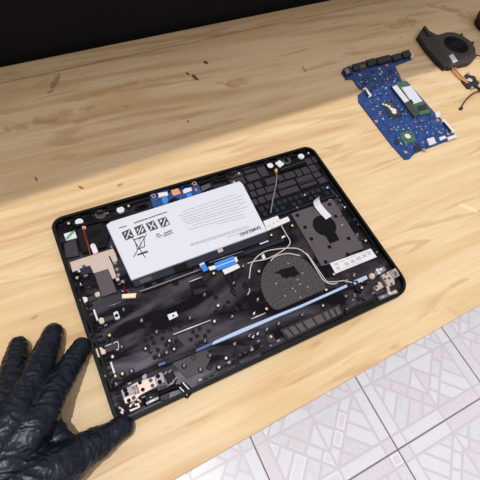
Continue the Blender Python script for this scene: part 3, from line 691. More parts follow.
tube('loop', [(x, y, 6.4) for x, y in [(-20.2,-36.3), (-19.6,-41.8), (-21.0,-46.4), (-23.0,-42.1), (-22.6,-37.1), (-19.9,-35.6)]], .7, M_BLK, LAP)

# --- antenna leads
def lead(pts, zs, lab='white antenna lead', m_=None, r=.78):
    return tube('antenna_lead', [(x, y, z) for (x, y), z in zip(pts, zs)], r, m_ or M_WIRE, LAP, lab)
lead([(76.4,18.2), (76.3,4.4), (76.0,-6.8), (70.5,-12.5), (60.6,-15.6), (49.7,-17.5), (34.4,-18.5), (22.8,-16.3), (10.4,-14.6)], (9.6, 9, 9, 9, 9.6, 9, 9, 9, 8))
lead([(3.4,-33.6), (8.6,-25.6), (13.5,-18.8), (24.1,-11.9), (38.2,-8.5), (55.0,-11.1), (70.8,-15.9), (80.9,-21.9), (86.4,-33.8), (87.1,-46.9), (87.2,-60.9), (87.7,-70.2), (91.3,-76.4), (96.6,-79.9), (102.7,-81.0)], (7, 8, 9, 9, 9, 9, 9, 9.5, 9.5, 9, 9, 8.5, 8, 8, 7.5))
lead([(87.4,-30.1), (88.6,-44.5), (89.4,-59.8), (91.0,-73.8), (96.8,-77.3), (104.2,-79.9), (112.2,-81.7), (120.3,-88.0)], (9, 9, 9, 9, 9, 9, 8.5, 8.5), r=.7)
lead([(38.5,-22.9), (45.9,-19.8), (55.3,-19.9), (65.6,-22.4), (77.4,-30.5)], (9, 9.2, 9.2, 9.2, 9), r=.8)
lead([(-2.1,-45.0), (-3.6,-48.5), (-7.9,-51.6)], (7, 7, 6.5), 'tan lead end', M_FOIL)
plate('lead_clip', [(31.8,-11.2), (35.3,-10.6), (34.6,-17.0), (30.2,-17.7)], FL, 10, M_PAPER, LAP, .3)
plate('board_edge', [(11.9,2.1), (71.2,0.9), (70.7,-3.5), (12.9,-3.0)], FL, 7.6, M_NAVY, LAP, .5)
plate('board_bar', [(37.4,5.0), (50.2,5.1), (50.1,3.2), (37.3,3.1)], 7.6, 8.4, M_SIL, LAP, .2)
plate('lead_socket', [(68.8,3.3), (74.3,3.8), (73.7,1.4), (68.2,0.5)], 7.6, 8.6, M_PAPER, LAP, .2)

# --- round speaker-mesh cover
cx_, cy_ = [(52.9,-60.5)][0]
edge = [(76.7,-29.6), (84.3,-42.2), (86.7,-60.5), (87.8,-77.8), (85.3,-81.8), (18.5,-83.0), (12.8,-79.9), (9.7,-70.5), (9.2,-60.1), (11.5,-49.2), (17.6,-37.5), (25.8,-28.4), (36.2,-22.2), (46.9,-19.6), (58.3,-20.3), (68.3,-23.5)]
FANC = plate('mesh_cover', edge, FL-.3, 7.6, M_MESH, LAP, .5, label='speckled grey mesh cover')
plate('cover_cutout', [(34.6,-39.1), (46.1,-37.6), (63.7,-39.7), (64.5,-53.0), (59.5,-52.2), (56.9,-53.6), (51.5,-50.5), (47.3,-51.5), (41.1,-46.6), (42.6,-42.9)], 7.6, 7.75, M_DEEP, FANC, 0)
for (x, y) in [(58.2,-33.7), (68.6,-52.2), (30.8,-51.9), (33.1,-70.5), (65.4,-71.0), (57.9,-64.3), (48.0,-70.0), (49.6,-79.4), (46.7,-65.6), (58.1,-57.7)]:
    obj('cover_stud', bm_lathe(bmesh.new(), x, y, [(1.5, 7.5), (1.4, 8.3), (.8, 8.6), (0, 8.6)], 10), M_GREYMET, FANC, smooth=True)

# --- metal cover plate with a round opening
CVR = plate('cover_plate', [(99.8,31.0), (168.2,30.9), (164.6,-52.1), (145.7,-51.1), (118.4,-55.8), (96.8,-52.7)], FL-.2, 7.4, M_GREY, LAP, .4, label='grey metal cover plate')
q = [(132.9,-2.4), (148.2,-8.3), (141.3,10.8)]
rr = [(117.4,2.0), (148.9,-6.7)]
cc = ((rr[0][0]+rr[1][0])/2, (rr[0][1]+rr[1][1])/2); rad = math.dist(rr[0], rr[1])/2
plate('round_opening', circ(cc[0], cc[1], rad, 36), 7.4, 7.5, M_DEEP, CVR, 0)
plate('square_opening', [(125.5,-17.4), (141.6,-17.4), (140.2,-29.2), (124.9,-29.4)], 7.4, 7.55, M_DEEP, CVR, 0)
for (x, y) in [(158.4,24.8), (156.0,4.8), (106.4,4.9), (105.1,-13.9), (121.6,-33.1), (153.3,-31.8), (138.4,-51.6), (106.2,25.2), (104.8,-50.1)]:
    s = obj('plate_screw', bm_lathe(bmesh.new(), x, y, [(2.7, 7.4), (2.6, 7.9), (1.6, 8.1), (1.4, 7.7), (0, 7.7)], 14), M_DEEP, CVR)
tp = [(132.5,31.4), (134.5,33.8), (143.9,35.7), (146.2,25.3), (149.8,6.4), (139.4,4.5), (136.2,19.1)]
bm = bmesh.new()
A = [(140.0,5.0), (137.4,15.5), (134.9,26.4), (133.8,30.6), (133.8,32.6)]; B = [(150.7,7.0), (148.2,18.0), (146.0,29.4), (145.2,33.7), (145.1,35.6)]; zz = (7.7, 7.9, 9.5, 12.5, 15)
va = [bm.verts.new(mm(*p, z)) for p, z in zip(A, zz)]; vb = [bm.verts.new(mm(*p, z)) for p, z in zip(B, zz)]
va += [bm.verts.new(mm(A[4][0]+1.5, A[4][1]+1.0, 17.0))]; vb += [bm.verts.new(mm(B[4][0]+1.5, B[4][1]+1.0, 17.0))]
fs = [bm.faces.new((va[i], va[i+1], vb[i+1], vb[i])) for i in range(5)]
r_ = bmesh.ops.extrude_face_region(bm, geom=fs)
bmesh.ops.translate(bm, verts=[v for v in r_['geom'] if isinstance(v, bmesh.types.BMVert)], vec=(0, 0, .0003))
obj('tape_strip', bm, M_WHITE, LAP, 'white tape strip with a curled end')
LB = plate('printed_label', [(108.6,-54.0), (172.5,-56.3), (173.0,-69.9), (107.7,-69.2)], 7.2, 8.6, M_PAPER, LAP, .1, label='white label with grey print')
ql = [(108.6,-54.0), (172.5,-56.3), (173.0,-69.9), (107.7,-69.2)]; bm = bmesh.new()
LL = lambda a, b_: tuple((Vector(ql[0])*(1-a)+Vector(ql[1])*a)*(1-b_)+(Vector(ql[3])*(1-a)+Vector(ql[2])*a)*b_)
for a, b_, w_, h_ in [(.06, .15, .10, .22), (.06, .5, .08, .3), (.2, .15, .12, .1), (.27, .42, .10, .32), (.42, .38, .1, .35), (.56, .33, .12, .35), (.72, .28, .1, .35), (.86, .2, .08, .35), (.36, .1, .25, .08), (.68, .08, .22, .07), (.1, .84, .6, .05)]:
    pr(bm, [LL(a, b_), LL(a+w_, b_), LL(a+w_, b_+h_), LL(a, b_+h_)], 0, 8.6)
obj('label_print', bm, mat('pale_ink', (172, 172, 178), .6), LB)

# --- long pale blue strip across the shell
BAR = plate('blue_strip', [(-68.1,-86.4), (-34.5,-85.7), (24.1,-87.0), (44.5,-87.7), (113.4,-86.9), (112.8,-90.2), (42.7,-90.8), (12.8,-90.2), (-36.7,-90.3), (-61.2,-89.8), (-70.8,-89.5)], FL, 7.2, M_LBLUE, LAP, .3, label='long pale blue strip')
plate('strip_tail', [(-89.0,-86.6), (-68.1,-86.4), (-70.8,-89.5), (-89.3,-89.5)], FL, 7.0, M_MBLUE, LAP, .3, label='deeper blue end of the strip')
plate('strip_rail', [(-178.7,-84.8), (-139.3,-83.8), (-87.8,-85.0), (-88.7,-90.0), (-139.0,-89.0), (-178.6,-89.2)], FL, 6.8, M_BLK, LAP, .4)
plate('strip_mark', [(-131.0,-85.2), (-123.4,-85.5), (-123.8,-87.9), (-131.0,-87.9)], 6.8, 7.0, M_MBLUE, LAP, .05)
plate('strip_end', [(120.5,-86.1), (144.7,-86.3), (143.7,-91.1), (119.8,-91.7)], FL, 7.6, M_LBLUE, LAP, .3)
# --- vents and strips along the near edge
VG = plate('vent_frame', [(6.2,-104.1), (90.5,-105.2), (87.9,-118.5), (8.8,-119.7)], FL, 8.6, M_GLOSS, LAP, .4, label='grey row of vent cells')
qv = [(7.6,-106.2), (87.4,-107.0), (85.9,-117.2), (11.0,-117.7)]
VV = lambda a, b_: tuple((Vector(qv[0])*(1-a)+Vector(qv[1])*a)*(1-b_)+(Vector(qv[3])*(1-a)+Vector(qv[2])*a)*b_)
cuts = [0, .1, .22, .34, .52, .69, .80, .90, 1]
for a0, a1 in zip(cuts, cuts[1:]): plate('vent_cell', [VV(a0+.014, .05), VV(a1-.014, .05), VV(a1-.014, .98), VV(a0+.014, .98)], 8.4, 9.6, M_GREY, VG, .35)
plate('screw_tab', [(-11.4,-103.4), (-2.4,-104.3), (-2.1,-113.7), (-5.0,-115.0), (-12.3,-112.5)], FL, 7.0, M_DKG, LAP, .5)
plate('near_edge_strip', [(-111.6,-124.9), (-2.1,-125.7), (-0.2,-122.3), (-52.5,-121.9), (-110.3,-121.8)], FL, 9.4, M_PANEL, LAP, .3)
plate('near_edge_strip', [(88.4,-119.8), (133.1,-120.7), (134.7,-116.4), (91.2,-115.6)], FL, 9.4, M_BLK2, LAP, .3)
for k, (x, y) in enumerate([(-97.6,-118.4), (-90.9,-118.7), (-83.9,-118.5), (-62.0,-114.4), (-47.5,-112.0), (-41.3,-111.8), (-32.7,-112.0), (-20.6,-113.0)]): plate('edge_clip', rect(x, y, 4, 3, .05), FL, 8.6+.4*(k % 2), M_GREYMET if k % 3 == 0 else M_DKG, LAP, .4)
plate('lower_plate', [(-117.3,-89.9), (-78.3,-90.6), (-75.5,-100.2), (-90.2,-112.3), (-109.8,-110.2)], FL-.2, 5.8, M_PANEL, LAP, .3)
plate('left_plate', [(-102.4,-63.8), (-64.4,-64.6), (-60.7,-70.0), (-58.3,-81.1), (-97.9,-81.5)], FL-.2, 5.7, M_PANEL, LAP, .3)

# --- hinges
HL_ = plate('hinge', [(-174.1,-95.7), (-165.1,-95.5), (-158.3,-94.5), (-152.5,-94.8), (-140.4,-96.2), (-131.7,-94.6), (-130.0,-97.4), (-131.1,-106.3), (-141.0,-106.8), (-158.3,-108.2), (-164.0,-110.9), (-174.1,-109.7), (-174.2,-103.6)], FL, 11, M_TAN, LAP, .5, label='bright metal hinge')
plate('hinge_grip', [(-174.1,-95.9), (-163.8,-95.7), (-163.5,-104.1), (-173.8,-103.9)], 11, 12, M_GREYMET, HL_, .4)
plate('hinge_grip', [(-139.3,-96.9), (-131.9,-95.2), (-130.2,-97.9), (-131.4,-106.4), (-140.2,-106.5)], 11, 12, M_GREYMET, HL_, .4)
for k in range(4):
    a = [(-163.2,-96.8), (-163.3,-105.7)]; d = ([(-163.2,-96.8), (-161.4,-96.8)]); dx = (d[1][0]-d[0][0])*k*.9; dy = (d[1][1]-d[0][1])*k*.9
    tube('hinge_ridge', [(a[0][0]+dx, a[0][1]+dy, 11.2), (a[1][0]+dx, a[1][1]+dy, 11.2)], .7, M_GREYMET if k % 2 else M_TAN, HL_)
for (x, y) in [(-154.3,-96.3), (-143.9,-98.6), (-144.0,-104.3), (-154.1,-104.0), (-164.8,-107.8), (-169.9,-108.1)]:
    obj('hinge_hole', bm_lathe(bmesh.new(), x, y, [(2.0, 10.9), (2.0, 11.3), (1.2, 11.2), (0, 11.1)], 14), M_DEEP if x % 3 > 1 else M_RING, HL_)
for (x, y) in [(-169.9,-97.8), (-169.9,-101.6), (-135.9,-98.0), (-136.2,-104.1)]:
    obj('hinge_screw', bm_lathe(bmesh.new(), x, y, [(2.3, 11.9), (2.2, 12.6), (1.0, 12.8), (0, 12.5)], 14), M_DEEP, HL_)
a = [(-157.3,-113.7), (-140.8,-114.0)]; tube('hinge_barrel', [(*a[0], 7), (*a[1], 7)], 6.2, M_GLOSS, HL_, 'black hinge barrel', 20)
a = [(-155.6,-118.1), (-142.7,-117.8)]; tube('barrel_pin', [(*a[0], 11.5), (*a[1], 11.5)], 1.5, M_SIL, HL_, 'bright pin', 10)
a = [(-158.0,-111.4), (-153.7,-111.4)]; tube('barrel_pin', [(*a[0], 13), (*a[1], 13)], 1.0, M_GREYMET, HL_, None, 8)
HS = plate('hinge_stop', [(-172.9,-116.0), (-163.9,-116.6), (-163.6,-113.2), (-161.5,-113.5), (-161.6,-118.4), (-171.8,-118.5)], FL, 8.6, M_FOIL, HL_, .4)
for (x, y) in [(-166.9,-111.7), (-164.6,-114.1), (-161.5,-110.9), (-160.3,-112.8), (-169.9,-112.9), (-178.3,-113.5), (-179.9,-110.9), (-179.6,-115.5)]: plate('hinge_bit', rect(x, y, 3.5, 2.2, rk.uniform(0, 3)), FL, 8+rk.uniform(0, 2), M_GREYMET if rk.random() < .5 else M_TAN, HL_, .4)
plate('hinge_boss', [(-150.8,-90.6), (-145.9,-89.3), (-145.1,-92.5), (-147.7,-96.1), (-151.1,-95.2)], FL, 9.5, M_GREYMET, LAP, .6)
plate('hinge_mount', [(-137.4,-108.0), (-131.4,-108.0), (-130.4,-115.9), (-134.1,-123.5), (-142.4,-121.0)], FL, 8.4, M_DKG, LAP, .6)
# display cable and plug by the left hinge
HC = plate('cable_clamp', [(-129.4,-97.4), (-120.1,-96.7), (-119.0,-107.7), (-122.0,-111.8), (-128.6,-112.9)], FL, 9, M_BLK2, LAP, .6)
for (x, y) in [(-127.4,-97.6), (-122.6,-97.7), (-122.6,-108.1), (-120.1,-107.1), (-127.4,-110.0), (-124.7,-109.9)]: plate('clamp_bit', rect(x, y, 4, 1.5, .4), 8.8, 10, M_GREYMET, HC, .3)
tube('display_cable', [(x, y, z) for (x, y), z in zip([(-150.3,-107.0), (-145.1,-110.7), (-139.7,-113.9), (-133.1,-114.2), (-126.5,-114.5), (-119.5,-115.7)], (6, 7, 8, 9, 9, 9))], 2.6, M_DEEP, LAP, 'black display cable')
PL = plate('cable_plug', [(-121.1,-115.2), (-115.6,-113.0), (-111.9,-115.7), (-107.6,-125.8), (-116.2,-129.5), (-118.0,-127.8)], 4, 10.5, M_DEEP, LAP, .6, label='black cable plug with two white lines')
for p in ([(-119.9,-116.7), (-115.7,-127.4)], [(-115.1,-113.9), (-110.8,-126.1)]): plate('plug_line', strip(p, 1.3), 10.4, 11, M_PAPER, PL, .2)
# right hinge
HR = plate('hinge', [(160.6,-94.4), (169.0,-93.7), (173.0,-93.8), (174.2,-105.0), (170.7,-111.9), (160.0,-111.2), (160.1,-103.0)], FL, 11, M_TAN, LAP, .5, label='bright metal hinge')
plate('hinge_wing', [(172.4,-93.8), (185.6,-93.7), (183.7,-104.4), (173.1,-105.1)], 6, 11.5, M_TAN, HR, .4)
for k in range(3):
    a = [(174.0,-94.6), (173.9,-104.7)]; d = [(174.0,-94.6), (176.8,-94.6)]; dx = (d[1][0]-d[0][0])*k; dy = (d[1][1]-d[0][1])*k
    tube('hinge_ridge', [(a[0][0]+dx, a[0][1]+dy, 11.5), (a[1][0]+dx, a[1][1]+dy, 11.5)], .6, M_GREYMET, HR)
plate('wing_sticker', [(178.5,-97.7), (182.8,-97.5), (181.6,-102.8), (177.3,-102.9)], 11.5, 11.7, M_RING, HR, 0)
for (x, y) in [(167.8,-95.4), (162.3,-101.0), (168.1,-102.4), (166.3,-109.7)]: obj('hinge_hole', bm_lathe(bmesh.new(), x, y, [(1.7, 10.9), (1.7, 11.3), (0, 11.1)], 12), M_RING, HR)
tube('hinge_arm', [(x, y, z) for (x, y), z in zip([(159.5,-110.1), (157.7,-114.9), (155.6,-119.4), (160.6,-120.3), (165.6,-120.8)], (10, 10, 10, 10, 10))], [2.4, 2.2, 2.4, 2.6, 3.2], M_FOIL, HR, None, 10)
plate('hinge_foot', rounded([(142.8,-104.0), (147.0,-103.3), (150.4,-104.1), (153.0,-99.6), (156.3,-101.5), (155.9,-109.0), (144.0,-110.2)], 1), FL, 9, M_TAN, HR, .4)
obj('hinge_hole', bm_lathe(bmesh.new(), *[(145.4,-105.9)][0], [(1.7, 8.9), (1.7, 9.2), (0, 9.1)], 12), M_DEEP, HR)
plate('hinge_bracket', [(156.2,-86.5), (164.9,-84.9), (173.9,-84.7), (173.5,-91.0), (166.5,-92.0), (155.7,-92.0)], FL, 9, M_GREYMET, HR, .6)
obj('bracket_ring', bm_lathe(bmesh.new(), *[(151.4,-90.0)][0], [(4.2, FL), (4, 8), (2.4, 8.6), (1.6, 7.6), (0, 7.4)], 16), M_FOIL, HR, smooth=True)
for (x, y) in [(162.0,-86.2), (166.9,-87.0), (162.0,-90.0)]: obj('bracket_bit', bm_lathe(bmesh.new(), x, y, [(2.4, 8.8), (2, 9.8), (0, 9.6)], 10), M_SIL, HR, smooth=True)
a = [(140.0,-119.2), (154.5,-120.1)]; tube('hinge_barrel', [(*a[0], 8), (*a[1], 8)], 3.2, M_GREYMET, HR, None, 14)
plate('hinge_mount', [(140.4,-110.4), (155.9,-111.9), (155.9,-115.6), (139.6,-114.3)], FL, 8.2, M_DKG, LAP, .6)
for k, (x, y) in enumerate([(130.1,-79.8), (123.8,-87.2), (127.2,-89.8), (116.3,-82.9), (123.1,-101.5), (121.2,-107.9), (115.5,-103.2), (136.7,-95.0), (141.5,-95.7)]): plate('hinge_bit', rect(x, y, 5, 3, rk.uniform(0, 3)), FL, 7.5+rk.uniform(0, 1.5), (M_GREYMET, M_BLK2, M_DKG)[k % 3], LAP, .5)
tube('lead', [(x, y, 8) for x, y in [(120.5,-87.6), (121.0,-96.3), (116.9,-104.2), (118.0,-111.8)]], 1.3, M_BLK, LAP)

# small clips, ribs and latches moulded along the inside of the shell
rc = random.Random(21)
for (x0, x1, y0, y1, n_) in ((-184, -163, -108, 58, 34), (164, 182, -88, 60, 20), (-60, 150, -122, -106, 22), (-141, -128, -10, 30, 8), (-165, -100, 108, 120, 6)):
    for k in range(n_):
        x, y = rc.uniform(x0, x1), rc.uniform(y0, y1)
        plate('shell_clip', rect(x, y, rc.uniform(2, 5), rc.uniform(1.2, 2.6), rc.choice((0, math.pi/2, .03))), FL-.3, FL+rc.uniform(.8, 3.2), rc.choice((M_GLOSS, M_BLK2, M_GLOSS, M_DKG, M_GREYMET)), LAP, .3)

# ------------------------------------------------------------------ blue motherboard behind the laptop
bx_, by_ = [(395.6,162.3)][0]
MB = thing('motherboard', 'blue laptop motherboard with white thermal paste on its chip, on the table beside the laptop', 'circuit board', tuple(mm(bx_, by_)))
B1 = 2.2
PCB = plate('board', [(338.5,264.6), (354.1,269.1), (502.2,277.4), (501.9,257.9), (451.5,251.2), (436.9,209.2), (446.9,208.3), (445.2,126.9), (446.6,119.0), (445.6,67.4), (349.8,63.2), (333.0,56.5), (324.3,58.5), (322.2,91.2), (326.0,191.2), (334.5,205.1), (353.5,212.3), (346.6,219.5), (348.8,243.4), (335.8,245.1)], 0.6, B1, M_PCB, MB, .15)
def mb(name, pts, h, m, bev=.25, lab=None, z=B1): return plate(name, pts, z-.05, z+h, m, MB, bev, label=lab)
M_CHIP = mat('chip_black', (26, 28, 32), .4); M_DIE = mat('silver_die', (188, 190, 196), .3, .3); M_PASTE = mat('thermal_paste', (206, 208, 208), .6)
M_SLOT = mat('slot_plastic', (52, 50, 54), .5); M_PBLK = mat('port_black', (22, 21, 22), .5)
# port row along the far edge
for a in [[(342.7,267.6), (361.1,272.1), (354.4,254.0), (337.6,250.0)], [(366.0,273.5), (395.4,275.3), (390.2,259.8), (360.9,257.0)], [(398.7,275.9), (419.9,277.3), (415.3,262.8), (394.4,260.1)], [(421.5,275.4), (455.0,276.6), (450.0,261.9), (416.0,259.7)], [(455.7,273.5), (478.0,274.9), (473.6,261.3), (452.5,259.7)], [(483.5,276.4), (503.8,278.6), (498.7,261.9), (478.7,259.9)]]:
    mb('port', a, 3.4+.9*(a[0][0] % 2), M_PBLK, .6)
mb('port_shell', [(343.0,264.7), (352.7,266.1), (349.5,254.7), (340.0,252.0)], 4.6, M_GREYMET, .3)
mb('white_plug', [(498.1,266.5), (506.2,267.3), (501.9,258.0), (493.8,257.2)], 4, M_PAPER, .4)
mb('port_label', [(377.7,266.1), (391.0,266.6), (388.0,259.0), (375.2,258.4)], 4.5, mat('olive_label', (92, 84, 40), .6), .1, z=B1)
# memory slot and module
mb('memory_slot', [(402.9,203.1), (417.3,205.5), (410.9,129.2), (396.5,125.2)], 4.2, M_SLOT, .4)
mb('slot_label', [(403.7,200.4), (415.4,202.3), (412.2,161.6), (400.9,160.0)], 4.5, M_WHITE, .1, 'long white label')
MEM = mb('memory_module', [(418.2,206.8), (441.4,208.2), (438.6,192.8), (437.6,126.0), (409.3,127.5)], 3.4, M_PCBG, .2, 'green memory module')
mb('module_label', [(420.6,194.2), (441.9,193.3), (437.0,154.1), (414.7,153.2)], 3.7, M_WHITE, .1, 'white sticker on the memory module')
mb('memory_chip', [(417.0,146.2), (436.6,146.5), (434.7,135.8), (413.5,134.9)], 4.4, M_CHIP, .2)
mb('memory_chip', [(419.2,164.6), (418.1,154.7), (413.8,153.5), (414.8,163.4)], 3.9, M_CHIP, .2)
# processor with paste
mb('processor', [(360.6,175.8), (388.4,174.9), (382.4,138.1), (356.4,136.7)], 1.0, mat('processor_green', (22, 36, 34), .4), .15, 'processor package')
mb('die', [(367.0,171.3), (381.4,170.7), (377.6,143.3), (364.1,142.7)], 1.7, mat('dark_die', (60, 64, 70), .3, 0, .4), .15)
bm = bmesh.new()
for (x, y), r in zip([(362.9,170.8), (367.0,167.6), (370.1,163.0), (370.7,156.6), (370.6,149.2), (374.5,152.9)], (2.2, 2.6, 3.0, 3.6, 4.4, 3.6)): bm_lathe(bm, x, y, [(r, 3.7), (r*.95, 4.4), (r*.6, 4.9), (0, 5.0)], 18)
obj('thermal_paste', bm, M_PASTE, MB, 'smear of white thermal paste', True)
GP = mb('graphics_chip', [(349.1,106.2), (374.6,106.0), (368.7,83.7), (343.8,83.0)], .9, M_PCBG, .15, 'small green chip package')
gx, gy = [(359.6,96.4)][0]
obj('thermal_paste', bm_lathe(bmesh.new(), gx, gy, [(5.2, 3.0), (5.1, 3.8), (3.5, 4.1), (0, 4.1)], 20), M_PASTE, MB, 'round grey thermal paste dot', True)
for a in [[(354.2,76.2), (368.7,77.0), (365.7,66.8), (350.6,66.4)], [(331.8,97.1), (340.5,97.6), (337.6,88.5), (329.0,88.0)]]: mb('memory_chip', a, 1.2, M_CHIP, .15)
# sockets
for nm, a, h, m_, lb in [('cable_socket', [(350.3,214.6), (358.0,216.3), (355.9,194.9), (347.6,192.3)], 2.4, M_PAPER, 'white cable socket'),
    ('cable_socket', [(441.6,105.9), (449.6,107.1), (447.9,77.4), (440.2,76.4)], 2.6, M_PAPER, 'long white cable socket'),
    ('cable_socket', [(386.8,80.0), (401.4,79.8), (397.5,67.4), (381.9,66.9)], 2.6, M_WHITE, 'square white socket'),
    ('cable_socket', [(410.2,75.7), (423.8,75.9), (422.5,70.5), (408.2,69.5)], 2.4, M_PAPER, 'white cable socket'),
    ('cable_socket', [(424.2,71.1), (445.7,72.3), (443.5,65.9), (422.1,64.9)], 2.4, M_PAPER, 'white cable socket'),
    ('cable_socket', [(442.2,124.3), (453.0,124.6), (447.3,114.0), (436.7,113.6)], 3, M_PAPER, 'white cable socket')]: mb(nm, a, h, m_, .3, lb)
mb('socket_slit', [(441.0,101.6), (443.6,101.9), (442.5,79.5), (439.5,78.7)], 2.7, M_CHIP, .05)
mb('socket_slit', [(349.3,209.9), (353.1,210.7), (350.9,195.3), (346.7,194.0)], 2.5, M_CHIP, .05)
for (x, y) in [(328.6,142.2), (335.3,70.1), (369.5,63.0), (368.2,247.7), (415.3,251.8), (435.4,256.1), (438.0,109.8), (434.6,77.9)]:
    h = obj('screw_hole', bm_lathe(bmesh.new(), x, y, [(2.9, B1), (2.9, B1+.25), (1.5, B1+.3), (1.4, B1+.1), (0, B1+.1)], 16), M_COPPER, MB, 'copper ring')
# small components: capacitors, coils and chips
rm = random.Random(9)
qa = [(351.2,239.1), (445.4,243.4), (445.0,72.1), (332.5,64.6)]
AA = lambda a, b_: tuple((Vector(qa[0])*(1-a)+Vector(qa[1])*a)*(1-b_)+(Vector(qa[3])*(1-a)+Vector(qa[2])*a)*b_)
BUSY = [([(413.8,164.9)][0], 26), ([(426.8,141.9)][0], 12), ([(420.2,198.9)][0], 14), ([(371.3,155.9)][0], 19), ((gx, gy), 13)]
n_ = 0
while n_ < 95:
    p = AA(rm.random(), rm.random())
    if any(math.dist(p, c_) < r_ for c_, r_ in BUSY): continue
    k = rm.random(); s = rm.uniform(1.0, 2.2); ro = rm.choice((0, math.pi/2))+.05
    plate('component', rect(p[0], p[1], s*1.7, s, ro), B1-.05, B1+rm.uniform(.6, 1.4), (M_GREYMET if k < .3 else M_LBLUE if k < .42 else M_SIL if k < .6 else M_CHIP if k < .85 else M_FOIL), MB, .15)
    n_ += 1
n_ = 0
while n_ < 90:
    p = AA(rm.random(), rm.random())
    if any(math.dist(p, c_) < r_*.9 for c_, r_ in BUSY): continue
    s = rm.uniform(.7, 1.2); plate('resistor', rect(p[0], p[1], s*1.8, s, rm.choice((0, math.pi/2))+.05), B1-.05, B1+rm.uniform(.4, .8), rm.choice((M_SIL, M_GREYMET, M_LBLUE, M_CHIP, M_PAPER)), MB, .1); n_ += 1
for a in [(388.0,229.8), (412.3,242.1), (393.5,203.5), (420.5,213.7), (411.5,223.1), (405.7,237.1)]: mb('capacitor', rect(a[0], a[1], 4, 3, .5), 2.2, M_LBLUE, .3)
for a in [(361.5,184.0), (338.0,166.3), (393.8,118.4), (406.8,117.3), (393.3,100.7), (341.8,117.5), (347.5,157.2), (388.4,108.2)]: mb('coil', rect(a[0], a[1], 4.6, 4.2, .1), 2.0, M_GREYMET, .4)
for a in [(378.2,238.1), (397.7,249.7), (367.3,234.5), (433.7,239.6), (376.2,211.9)]: mb('memory_chip', rect(a[0], a[1], 5.5, 4.5, .1), 1.1, M_CHIP, .15)

for k in range(26):                                        # chips and coils crowding the far half of the board
    p = AA(rm.uniform(.02, .55), rm.uniform(.03, .6) if k < 16 else rm.random())
    if any(math.dist(p, c_) < r_*.95 for c_, r_ in BUSY): continue
    plate('chip', rect(p[0], p[1], rm.uniform(2.5, 6), rm.uniform(2, 4), rm.choice((0, math.pi/2))+.05), B1-.05, B1+rm.uniform(.8, 2.2), rm.choice((M_CHIP, M_CHIP, M_PBLK, M_GREYMET)), MB, .2)

# ------------------------------------------------------------------ cooling fan with its heat pipes
fx_, fy_ = [(590.0,258.9)][0]
FAN = thing('cooling_fan', 'black laptop blower fan with copper heat pipes, at the back right of the pine table', 'fan', tuple(mm(fx_, fy_)))
M_FAN = mat('fan_housing', (60, 52, 50), .55, 0, .3, bump=.25, bscale=500); M_FANB = mat('fan_blades', (8, 8, 9), .6, 0, .15)
HZ = 9
fo = [(553.3,308.6), (579.8,323.3), (591.7,297.4), (618.3,300.6), (635.3,296.4), (648.0,283.3), (652.8,261.7), (645.0,239.8), (624.7,218.1), (601.1,209.4), (565.6,210.3), (546.4,209.8), (540.6,229.7), (542.9,266.6)]
# true outline of the housing: volute on the right, straight outlet on the left
plate('housing', rounded(fo, [4, 4, 8, 14, 14, 16, 16, 18, 18, 18, 14, 6, 6, 6], 4), 0.3, HZ, M_FAN, FAN, .8)
e = [(586.9,268.3), (633.1,253.2), (630.3,285.3), (593.0,238.8)]
cx_, cy_ = (e[0][0]+e[1][0]+e[2][0]+e[3][0])/4, (e[0][1]+e[1][1]+e[2][1]+e[3][1])/4; rad = math.dist(e[0], e[1])/2
ROT = obj('inlet', bm_lathe(bmesh.new(), cx_, cy_, [(rad+1.2, HZ-.2), (rad+1.2, HZ+.5), (rad, HZ+.5), (rad-.4, HZ+.15), (0, HZ+.15)], 40), M_FANB, FAN)
bm = bmesh.new()
for k in range(30):
    t = 2*math.pi*k/30; p0 = (cx_+rad*.5*math.cos(t), cy_+rad*.5*math.sin(t)); p1 = (cx_+rad*.93*math.cos(t+.28), cy_+rad*.93*math.sin(t+.28))
    bm_prism(bm, strip([p0, p1], .7), HZ+.1, HZ+.7, 0)
bm_lathe(bm, cx_, cy_, [(rad*.5, HZ+.1), (rad*.48, HZ+.9), (0, HZ+1.0)], 24)
obj('blades', bm, M_FANB, ROT)
plate('outlet_fins', [(547.5,307.0), (580.5,328.2), (582.6,321.0), (574.7,300.2), (576.1,279.9), (551.0,213.0), (537.7,212.4), (536.5,233.1), (538.7,266.3)], .3, HZ+1.5, M_PBLK, FAN, .6)
plate('fin_post', [(570.5,320.9), (580.6,326.7), (574.7,297.2), (564.9,298.0)], .3, HZ+4, M_PBLK, FAN, .8)
plate('white_sticker', [(570.7,238.0), (583.6,240.6), (578.0,219.5), (564.3,217.4)], HZ-.2, HZ+.3, M_WHITE, FAN, .1, label='small white sticker')
for (x, y) in [(652.9,288.7), (658.5,260.3), (635.0,226.9), (567.2,209.9)]: obj('mount_lug', bm_lathe(bmesh.new(), x, y, [(2.6, .3), (2.6, HZ-2), (1.2, HZ-1.6), (0, HZ-1.8)], 12), M_FAN, FAN)
def pipe(px_, zs, r): tube('heat_pipe', [(x, y, z) for (x, y), z in zip(px_, zs)], r, M_COPPER, FAN, 'copper heat pipe')
pipe([(562.0,220.5), (557.3,204.9), (555.9,189.5), (558.5,176.0), (562.1,167.9)], (5, 4.6, 4, 3.4, 3), 1.7)
pipe([(569.9,222.0), (563.6,204.6), (562.5,190.5), (563.6,178.7), (566.1,172.3)], (5, 4.6, 4, 3.4, 3), 1.7)
CP = plate('cold_plate', [(555.0,177.9), (576.7,190.3), (591.8,179.5), (583.8,159.7), (567.3,153.3), (552.1,157.8)], .4, 3.4, M_PBLK, FAN, .5, label='black cold plate')
x, y = [(572.3,173.9)][0]
obj('plate_disc', bm_lathe(bmesh.new(), x, y, [(4.8, 3.3), (4.8, 4.2), (4.2, 4.5), (0, 4.5)], 20), M_SIL, CP, 'silver disc', True)
